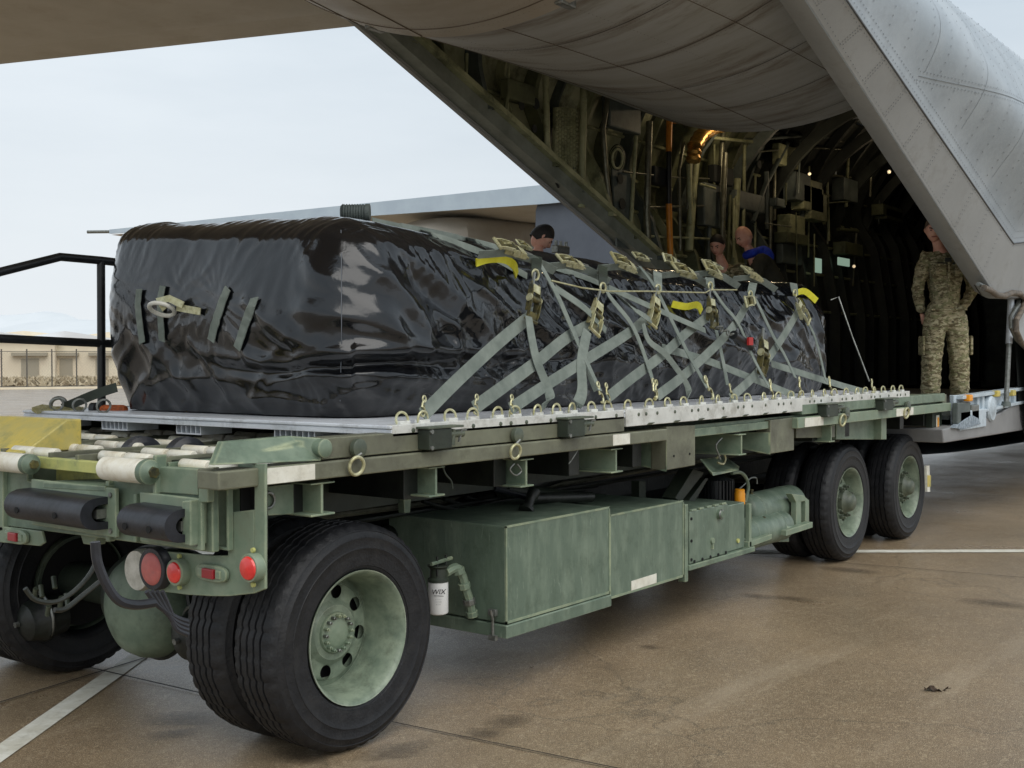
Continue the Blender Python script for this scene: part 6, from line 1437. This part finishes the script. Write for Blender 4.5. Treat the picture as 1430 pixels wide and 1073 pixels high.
# curved frames of the cabin ceiling
for k, x in enumerate(np.arange(7.2, 17, 1.1)):
    vs = []; n = 20
    for j in range(n+1):
        a = PI*(.08+.84*j/n); 
        for (dx, rr) in ((0, 1.98), (0, 1.84), (.06, 1.84), (.06, 1.98)): vs.append((x+dx, YC+math.cos(a)*rr, 2.75+math.sin(a)*rr))
    MB().add(vs, [(j*4+k_, j*4+(k_+1) % 4, (j+1)*4+(k_+1) % 4, (j+1)*4+k_) for j in range(n) for k_ in range(4)]).build('ceiling_frame', INTG if x < 8.5 else INTF, AC)
# ramp: floor, side beams, belly fairing, strut, rollers
RG = mat('ramp_light_grey', s2l(176, 188, 196), .5, var=s2l(196, 208, 216), vscale=5, dirt=s2l(120, 126, 130), dirt_amt=.5, dscale=6)
box('ramp_floor', INTG, AC, 6.42, 9.25, -.1, 2.7, 1.02, 1.062, .005)
fz_ = [P(1316, 600, y=-.18), P(1334, 595, y=-.18), P(1362, 590, y=-.18), P(1395, 578, y=-.18), P(1432, 556, y=-.18), P(1500, 545, y=-.18), P(1500, 588, y=-.18), P(1428, 601, y=-.18), P(1380, 609, y=-.18), P(1318, 619, y=-.18)]
MB().prism(fz_, (0, 3.0, 0)).build('ramp_fairing', mat('fairing_grey', s2l(124, 124, 124), .45, var=s2l(136, 136, 136), vscale=3), AC, bevel=.01)
MB().prism([P(*q, y=-.14) for q in ((1332, 552), (1362, 552), (1430, 541), (1500, 536), (1500, 560), (1432, 566), (1395, 584), (1362, 594), (1334, 598))], (0, .04, 0)).build('ramp_side_web', RG, AC, bevel=.006)
MB().prism([P(*q, y=-.2) for q in ((1345, 553), (1500, 531), (1500, 535), (1345, 558))], (0, .1, 0)).build('ramp_edge_rail', RG, AC, bevel=.004)
MB().prism([P(*q, y=-.2) for q in ((1376, 572), (1430, 560), (1500, 552), (1500, 556), (1430, 564), (1376, 576))], (0, .06, 0)).build('ramp_edge_rail', RG, AC, bevel=.004)
for x_ in (1365, 1372, 1407, 1416, 1426): MB().prism([P(x_, 553, y=-.17), P(x_+3, 553, y=-.17), P(x_+3, 582, y=-.17), P(x_, 584, y=-.17)], (0, .05, 0)).build('ramp_stiffener', RG, AC)
w1 = MB().lathe([(0, .0001), (0, .045), (.01, .06), (.012, .11), (.03, .125), (.07, .125), (.08, .11), (.08, .0001)], P(1389, 571, y=-.22), (0, 1, 0), 32, cap=False).build('ramp_wheel', RG, AC, smooth=True)
for q in ((1352, 556), (1391, 550), (1413, 549)): MB().box(*(lambda p: (p.x-.05, p.x+.05, p.y-.03, p.y+.03, p.z-.03, p.z+.03))(P(*q, y=-.2))).build('yellow_stop', ORANGE if q[0] == 1352 else YELLOW, AC, bevel=.01)
for (a, b, m) in (((1336, 563), (1354, 590), INTG), ((1340, 575), (1376, 596), RG), ((1356, 566), (1366, 588), STEEL)):
    p, q = P(*a, y=-.19), P(*b, y=-.19); MB().box(p.x, q.x, -.2, -.15, q.z, p.z).build('ramp_fitting', m, AC, bevel=.01)
MB().prism([P(*q, y=-.21) for q in ((1332, 598), (1348, 586), (1358, 580), (1366, 584), (1370, 592), (1345, 600))], (0, .05, 0)).build('anti_skid_pad', mat('crinkled_grey', s2l(110, 122, 132), .7, var=s2l(160, 172, 182), vscale=40, bump=.8, bscale=60), AC, bevel=.004)
MB().tube([P(1412, 418, y=-.22), P(1409, 480, y=-.22)], .032, 14).build('ramp_strut', mat('strut_white', s2l(206, 212, 218), .35, metal=.2), AC, smooth=True)
MB().tube([P(1409, 480, y=-.22), P(1405, 562, y=-.22)], .024, 14).build('strut_rod', STEEL, AC, smooth=True)
MB().lathe([(0, .05), (.05, .04), (.05, .0001)], P(1405, 568, y=-.22), (0, 0, 1), 14).build('strut_foot', INTG, AC, smooth=True)
# ================================================================== PEOPLE
def skinmesh(verts, edges, radii, root, sub=2):
    me = bpy.data.meshes.new('tmp'); me.from_pydata(verts, edges, []); o = bpy.data.objects.new('tmp', me); COL.objects.link(o)
    o.modifiers.new('s', 'SKIN').use_smooth_shade = True
    for i, v in enumerate(me.skin_vertices[0].data): v.radius = radii[i] if isinstance(radii[i], tuple) else (radii[i], radii[i]); v.use_root = (i == root)
    m = o.modifiers.new('u', 'SUBSURF'); m.levels = sub; m.render_levels = sub
    dg = bpy.context.evaluated_depsgraph_get(); dg.update()
    m2 = bpy.data.meshes.new_from_object(o.evaluated_get(dg)); bpy.data.objects.remove(o); return m2
def head_geo(c, fwd, up_, s_=1.0):
    """a head with brow, nose, mouth, chin, eye sockets and ears; c = centre"""
    fwd = Vector(fwd).normalized(); up_ = Vector(up_); up_ = (up_-fwd*up_.dot(fwd)).normalized(); sd_ = up_.cross(fwd)
    nu, nv = 40, 28; vs = []
    for j in range(nv+1):
        ph = PI*j/nv; z = math.cos(ph)
        for i in range(nu):
            th = 2*PI*i/nu; x = math.sin(ph)*math.cos(th); y = math.sin(ph)*math.sin(th)
            f = x; w_ = .075 if z > -.2 else .075-.022*min(1, (-.2-z)/.8)
            X = x*.095; Y = y*w_; Z = z*.118
            if x > 0:
                g = lambda a, b, sa, sb: math.exp(-((y-a)/sa)**2-((z-b)/sb)**2)
                X += x*(.020*g(0, -.12, .16, .17)+.010*g(0, .02, .12, .2)+.006*(g(.3, .22, .25, .08)+g(-.3, .22, .25, .08))-.010*(g(.36, .07, .17, .09)+g(-.36, .07, .17, .09))+.006*g(0, -.40, .25, .05)-.004*g(0, -.46, .3, .03)+.007*g(0, -.52, .25, .05)+.012*g(0, -.78, .35, .16))
            if x < 0 and z < -.5: X *= .8
            for sg in (1, -1):
                e = math.exp(-((x+.02)/.14)**2-((z+.05)/.22)**2)
                if y*sg > .8: Y += sg*.012*e
            vs.append(Vector(c)+(fwd*X+sd_*Y+up_*Z)*s_)
    fs = [(j*nu+i, j*nu+(i+1) % nu, (j+1)*nu+(i+1) % nu, (j+1)*nu+i) for j in range(nv) for i in range(nu)]
    return vs, fs, (fwd, sd_, up_)
def hand_geo(mb, wrist, d, palm_n, s_=1.0, curl=.5):
    d = Vector(d).normalized(); pn = Vector(palm_n); pn = (pn-d*pn.dot(d)).normalized(); sd_ = d.cross(pn)
    w = Vector(wrist)
    mb.add(*(lambda: ([w+(sd_*a+pn*b+d*c)*s_ for (a, b, c) in ((-.028, -.014, -.02), (.028, -.014, -.02), (.028, .014, -.02), (-.028, .014, -.02), (-.042, -.013, .08), (.04, -.013, .085), (.04, .013, .085), (-.042, .013, .08))], [(0, 1, 2, 3), (7, 6, 5, 4), (0, 4, 5, 1), (1, 5, 6, 2), (2, 6, 7, 3), (3, 7, 4, 0)]))())
    for k, (o_, L_) in enumerate(((-.032, .062), (-.011, .074), (.011, .078), (.032, .068))):
        b = w+(sd_*o_+d*.08)*s_; p1 = b+(d*math.cos(curl*.4)+pn*math.sin(curl*.4))*L_*.45*s_; p2 = p1+(d*math.cos(curl)+pn*math.sin(curl))*L_*.3*s_; p3 = p2+(d*math.cos(curl*1.6)+pn*math.sin(curl*1.6))*L_*.25*s_
        mb.tube([b, p1, p2, p3], [.0095*s_, .009*s_, .0085*s_, .006*s_], 8)
    b = w+(-sd_*.03+d*.015)*s_; mb.tube([b, b+(-sd_*.035+d*.03+pn*.01)*s_, b+(-sd_*.04+d*.062+pn*.02)*s_], [.013*s_, .011*s_, .007*s_], 8)
def mesh_obj(name, me, m, parent, extra=None):
    if extra:
        bm = bmesh.new(); bm.from_mesh(me); vs, fs = extra; bv = [bm.verts.new(v) for v in vs]; bm.verts.ensure_lookup_table()
        for f in fs:
            try: bm.faces.new([bv[i] for i in f])
            except ValueError: pass
        bmesh.ops.remove_doubles(bm, verts=bv, dist=1e-5)
        bmesh.ops.recalc_face_normals(bm, faces=bm.faces); bm.to_mesh(me); bm.free()
    me.name = name; me.materials.clear(); me.materials.append(m); me.polygons.foreach_set('use_smooth', [True]*len(me.polygons))
    o = bpy.data.objects.new(name, me); COL.objects.link(o); o.parent = parent; o.location = -Vector(parent.location) if parent.type == 'EMPTY' else (0, 0, 0); return o
def wrinkle(me, amp, freq):
    n = len(me.vertices); co = np.empty(n*3); me.vertices.foreach_get('co', co); co = co.reshape(-1, 3)
    no = np.empty(n*3); me.vertices.foreach_get('normal', no); no = no.reshape(-1, 3)
    d = amp*(ridge(co*np.array([freq, freq, freq*1.8]), 2)-.9); co = co+no*d[:, None]; me.vertices.foreach_set('co', co.ravel()); me.update()
def person(label, J, hair, top, legs, boots=BOOT, facing=(-1, 0, 0), look=(-1, 0, -.3), sub=2, collar=None, wr=.008, hairm=HAIRD):
    """J: joints; keys pelvis, waist, chest, neck, head, shL, elL, wrL, shR, elR, wrR, hipL, knL, anL, hipR, knR, anR"""
    V = {k: Vector(v) for k, v in J.items()}
    base = V.get('anL', V['pelvis']); o = empty('person', (V['pelvis'].x, V['pelvis'].y, min(v.z for v in V.values())-.08), label=label, cat='person')
    names = ['pelvis', 'waist', 'chest', 'neck', 'skull', 'shL', 'elL', 'wrL', 'shR', 'elR', 'wrR', 'hipL', 'knL', 'anL', 'hipR', 'knR', 'anR']
    V['skull'] = V['neck'].lerp(V['head'], .55)
    E = [('pelvis', 'waist'), ('waist', 'chest'), ('chest', 'neck'), ('neck', 'skull'), ('chest', 'shL'), ('shL', 'elL'), ('elL', 'wrL'), ('chest', 'shR'), ('shR', 'elR'), ('elR', 'wrR'), ('pelvis', 'hipL'), ('hipL', 'knL'), ('knL', 'anL'), ('pelvis', 'hipR'), ('hipR', 'knR'), ('knR', 'anR')]
    R = dict(pelvis=.11, waist=.10, chest=.12, neck=.052, skull=.05, shL=.055, elL=.04, wrL=.027, shR=.055, elR=.04, wrR=.027, hipL=.08, knL=.055, anL=.04, hipR=.08, knR=.055, anR=.04)
    ix = {n: i for i, n in enumerate(names)}
    me = skinmesh([V[n] for n in names], [(ix[a], ix[b]) for a, b in E], [R[n] for n in names], 0, 2)
    hv, hf, ax = head_geo(V['head'], look, (0, 0, 1)); hm = MB(); hm.add(hv, hf)
    for s_ in 'LR':
        d = (V['wr'+s_]-V['el'+s_]).normalized(); hand_geo(hm, V['wr'+s_]+d*.03, d, Vector(facing)*-.3+Vector((0, 0, -.1))+ (V['pelvis']-V['wr'+s_]).normalized()*.7, 1.0, .7)
    body = mesh_obj('body', me, SKIN, o, (hm.v, hm.f))
    fwd, sd_, up_ = ax
    # eyes
    for sg in (-1, 1):
        MB().lathe([(-.006, .0001), (-.004, .006), (0, .008), (.004, .006), (.006, .0001)], V['head']+fwd*.080+sd_*sg*.028+up_*.008, fwd, 10, cap=False).build('eye', BLK, body)
        MB().tube([V['head']+fwd*.097+sd_*sg*.014+up_*.028, V['head']+fwd*.084+sd_*sg*.045+up_*.032], .005, 5).build('eyebrow', HAIRD, body)
    MB().tube([V['head']+fwd*.086+sd_*.022-up_*.052, V['head']+fwd*.097-up_*.05, V['head']+fwd*.086-sd_*.022-up_*.052], .004, 6).build('mouth', LIPS, body, smooth=True)
    if hair:
        vs = []; nu, nv = 32, 12
        for j in range(nv+1):
            ph = j/nv*hair
            for i in range(nu):
                th = 2*PI*i/nu; lim = ph*(1 if math.cos(th) < -.1 else 1-.52*((math.cos(th)+.1)/1.1)**.6)
                X, Y, Z = math.sin(lim)*math.cos(th)*.101, math.sin(lim)*math.sin(th)*.081, math.cos(lim)*.127
                vs.append(V['head']+fwd*(X-.004)+sd_*Y+up_*Z)
        MB().add(vs, [(j*nu+i, j*nu+(i+1) % nu, (j+1)*nu+(i+1) % nu, (j+1)*nu+i) for j in range(nv) for i in range(nu)]).build('hair', hairm, body, smooth=True)
    # jacket
    jn = ['hem', 'waist', 'chest', 'neck', 'shL', 'elL', 'wrL', 'shR', 'elR', 'wrR']
    V['hem'] = V['pelvis'].lerp(V['waist'], -.15)
    JE = [('hem', 'waist'), ('waist', 'chest'), ('chest', 'neck'), ('chest', 'shL'), ('shL', 'elL'), ('elL', 'wrL'), ('chest', 'shR'), ('shR', 'elR'), ('elR', 'wrR')]
    JR = dict(hem=(.175, .135), waist=(.165, .13), chest=(.165, .14), neck=.062, shL=.085, elL=.062, wrL=.045, shR=.085, elR=.062, wrR=.045)
    ij = {n: i for i, n in enumerate(jn)}
    me = skinmesh([V[n]-(V['neck']-V['chest'])*.25*(n == 'neck') for n in jn], [(ij[a], ij[b]) for a, b in JE], [JR[n] for n in jn], 0, 3); wrinkle(me, wr, 7)
    mesh_obj('jacket', me, top, o)
    # trousers
    tn = ['pelvis', 'waist', 'hipL', 'knL', 'cuL', 'anL', 'hipR', 'knR', 'cuR', 'anR']
    for s_ in 'LR': V['cu'+s_] = V['kn'+s_].lerp(V['an'+s_], .75)
    TE = [('pelvis', 'waist'), ('pelvis', 'hipL'), ('hipL', 'knL'), ('knL', 'cuL'), ('cuL', 'anL'), ('pelvis', 'hipR'), ('hipR', 'knR'), ('knR', 'cuR'), ('cuR', 'anR')]
    TR = dict(pelvis=.145, waist=.125, hipL=.13, knL=.10, cuL=.098, anL=.05, hipR=.13, knR=.10, cuR=.098, anR=.05)
    it = {n: i for i, n in enumerate(tn)}
    vv = [V[n].copy() for n in tn]
    for s_ in 'LR': vv[it['an'+s_]] = V['an'+s_]+Vector((0, 0, .06))
    me = skinmesh(vv, [(it[a], it[b]) for a, b in TE], [TR[n] for n in tn], 0, 3); wrinkle(me, wr*1.1, 8)
    tr = mesh_obj('trousers', me, legs, o)
    for s_ in 'LR':
        f = Vector(facing).normalized(); a = V['an'+s_]; 
        b = MB().tube([a+Vector((0, 0, .12)), a+Vector((0, 0, .02)), a-Vector((0, 0, .05))], [.05, .052, .05], 14)
        b.tube([a-Vector((0, 0, .045))-f*.05, a-Vector((0, 0, .04))+f*.05, a-Vector((0, 0, .055))+f*.15, a-Vector((0, 0, .062))+f*.19], [.042, .047, .04, .024], 14)
        bt = b.build('boot', boots, o, smooth=True)
        MB().prism([a+Vector((0, 0, -.088))+f*q1_+Vector((-f.y, f.x, 0))*q2_ for q1_, q2_ in ((-.09, -.035), (.12, -.047), (.2, -.02), (.2, .02), (.12, .047), (-.09, .035))], (0, 0, .022)).build('sole', BOOT, bt)
    return o, V
# standing airman at the right, on the ramp
B = Vector((6.98, .10, 1.03)); side_ = Vector((math.sin(.64), -math.cos(.64), 0))   # to the right in the photograph
fc_ = Vector((-.85, -.5, 0)).normalized()
def at_(s_, z, f=0): return B+side_*s_+fc_*f+Vector((0, 0, z))
man, V_ = person('airman in camouflage uniform and tan boots standing on the ramp edge at the right', dict(
    pelvis=at_(.0, .96), waist=at_(-.01, 1.12), chest=at_(-.02, 1.36), neck=at_(-.07, 1.575, .03), head=at_(-.135, 1.74, .09),
    shL=at_(-.19, 1.49), elL=at_(-.255, 1.2, -.05), wrL=at_(-.20, .97, -.10), shR=at_(.18, 1.49), elR=at_(.28, 1.2, -.08), wrR=at_(.17, .99, -.12),
    hipL=at_(-.10, .90), knL=at_(-.135, .50, .03), anL=at_(-.145, .09), hipR=at_(.10, .90), knR=at_(.12, .50, .03), anR=at_(.14, .09)), 2.0, CAMO, CAMO, facing=fc_, look=(-.9, -.35, -.3), wr=.012, hairm=HAIRB)
tro = [c for c in man.children if c.name.startswith('trousers')][0]; jac = [c for c in man.children if c.name.startswith('jacket')][0]
for s_ in (-1, 1):
    MB().box(-.07, .07, -.025, .0, -.09, .09).build('cargo_pocket', CAMO, tro, bevel=.012).matrix_local = Matrix.Translation(at_(.21*s_, .66, .0))@Matrix.Rotation(math.atan2(side_.y, side_.x)+(PI/2*s_)+PI*.0, 4, 'Z')
for s_ in (-.09, .09):
    MB().box(-.05, .05, -.012, .012, -.055, .055).build('chest_pocket', CAMO, jac, bevel=.008).matrix_local = Matrix.Translation(at_(s_, 1.36, .178))@Matrix.Rotation(math.atan2(side_.y, side_.x), 4, 'Z')
MB().box(-.03, .03, -.006, .006, -.02, .02).build('rank_patch', INTD, jac, bevel=.003).matrix_local = Matrix.Translation(at_(-.02, 1.45, .172))@Matrix.Rotation(math.atan2(side_.y, side_.x), 4, 'Z')
def mfront(x0, z0, x1, z1, f, th, nm, m):
    R_ = Matrix.Rotation(math.atan2(side_.y, side_.x), 4, 'Z'); o_ = MB().box(x0, x1, -th/2, th/2, z0, z1).build(nm, m, jac, bevel=.003); o_.matrix_local = Matrix.Translation(at_(0, 0, f))@R_; return o_
mfront(-.022, 1.12, -.006, 1.47, .172, .01, 'front_placket', CAMO)
mfront(-.12, 1.405, -.03, 1.425, .178, .008, 'name_tape', INTD); mfront(.02, 1.405, .11, 1.425, .178, .008, 'name_tape', INTD)
mfront(-.165, .985, .165, 1.0, .12, .03, 'jacket_hem', CAMO)
# two men leaning over the far end of the bundle
def leaning(label, hx, hy, y, look, top, hair, hairm, lean, blue=False, sc=1.0):
    h = P(hx, hy, y=y); fl = 1.07
    fw_ = Vector((lean[0], lean[1], 0)).normalized(); sd_ = Vector((-fw_.y, fw_.x, 0))
    nk = h-fw_*.06-Vector((0, 0, .16)); ch = nk-fw_*.14-Vector((0, 0, .2)); wa = ch-fw_*.16-Vector((0, 0, .25)); pe = wa-fw_*.08-Vector((0, 0, .16))
    sh = ch+Vector((0, 0, .12))+fw_*.05; zk = (pe.z-fl)*.5+fl
    o, V = person(label, dict(pelvis=pe, waist=wa, chest=ch, neck=nk, head=h, shL=sh+sd_*.2, elL=sh+sd_*.28+fw_*.1-Vector((0, 0, .28)), wrL=sh+sd_*.22+fw_*.32-Vector((0, 0, .42)),
               shR=sh-sd_*.2, elR=sh-sd_*.28+fw_*.1-Vector((0, 0, .28)), wrR=sh-sd_*.22+fw_*.32-Vector((0, 0, .42)),
               hipL=pe+sd_*.1-Vector((0, 0, .05)), knL=Vector((pe.x, pe.y, zk))+sd_*.11+fw_*.04, anL=Vector((pe.x, pe.y, fl+.09))+sd_*.12,
               hipR=pe-sd_*.1-Vector((0, 0, .05)), knR=Vector((pe.x, pe.y, zk))-sd_*.11+fw_*.04, anR=Vector((pe.x, pe.y, fl+.09))-sd_*.12), hair, top, top, facing=fw_, look=look, hairm=hairm)
    if blue:
        jac = [c for c in o.children if c.name.startswith('jacket')][0]
        c = nk-fw_*.05+Vector((0, 0, .0)); mb_ = MB()
        mb_.torus(c-Vector((0, 0, .01)), (fw_.x*.3, fw_.y*.3, 1), .085, .045, 24, 12); hd = mb_.build('blue_hood', BLUE, jac, smooth=True)
        MB().lathe([(0, .10), (.05, .12), (.12, .10), (.17, .05), (.18, .0001)], c-fw_*.03-Vector((0, 0, .04)), (-fw_.x, -fw_.y, -.2), 20).build('blue_hood', BLUE, jac, smooth=True)
    return o
leaning('bald man with a blue hood leaning over the far end of the bundle', 1039, 331, 2.25, (-.75, .4, -.55), COATD, 0, HAIRG, (-.6, .8), True)
leaning('dark-haired man in camouflage beside the bald man, looking down', 1002, 343, 2.5, (-.95, -.1, -.5), CAMO, 2.0, HAIRD, (-.9, .1))
leaning('black-haired man in a black jacket bent behind the bundle in front of the wing', 757, 331, 2.78, (.5, -.45, -.75), JACK, 2.15, HAIRD, (.9, -.2))
# grey coupling fixture next to him
p = P(783, 345, y=2.5); fx = empty('steel_fixture', p, label='small steel fixture with two posts beside the black-haired man', cat='fixture')
MB().box(p.x-.1, p.x+.1, p.y-.03, p.y+.03, p.z-.06, p.z+.01).build('fixture_base', STEEL, fx, bevel=.01)
for dx in (-.07, 0, .08): MB().tube([p+Vector((dx, 0, 0)), p+Vector((dx, 0, .05))], .014, 10).build('fixture_post', STEEL, fx, smooth=True)
# dead leaf on the concrete
lp = P(1307, 965, z=0); mb = MB(); vs = []; ld_ = Vector((.75, -.66, 0)); ln_ = Vector((.66, .75, 0)); m_ = 10
for i in range(m_):
    t = i/(m_-1); w_ = .030*math.sin(PI*t)**.8*(1+.35*math.sin(i*2.3))+.0008; c = lp+ld_*(t-.5)*.12+ln_*.008*math.sin(t*4); h = .009+.006*math.sin(t*7)
    vs += [c-ln_*w_+Vector((0, 0, h+.010*math.sin(i*1.7))), c+Vector((0, 0, h-.004)), c+ln_*w_+Vector((0, 0, h+.012*math.cos(i*1.3)))]
mb.add(vs, [(3*i, 3*i+1, 3*i+4, 3*i+3) for i in range(m_-1)]+[(3*i+1, 3*i+2, 3*i+5, 3*i+4) for i in range(m_-1)]); mb.tube([lp+ld_*.055+Vector((0, 0, .008)), lp+ld_*.085+ln_*.01+Vector((0, 0, .006))], .0015, 5); mb.build('dead_leaf', LEAF, label='small dead brown leaf lying on the concrete at the right', cat='leaf')
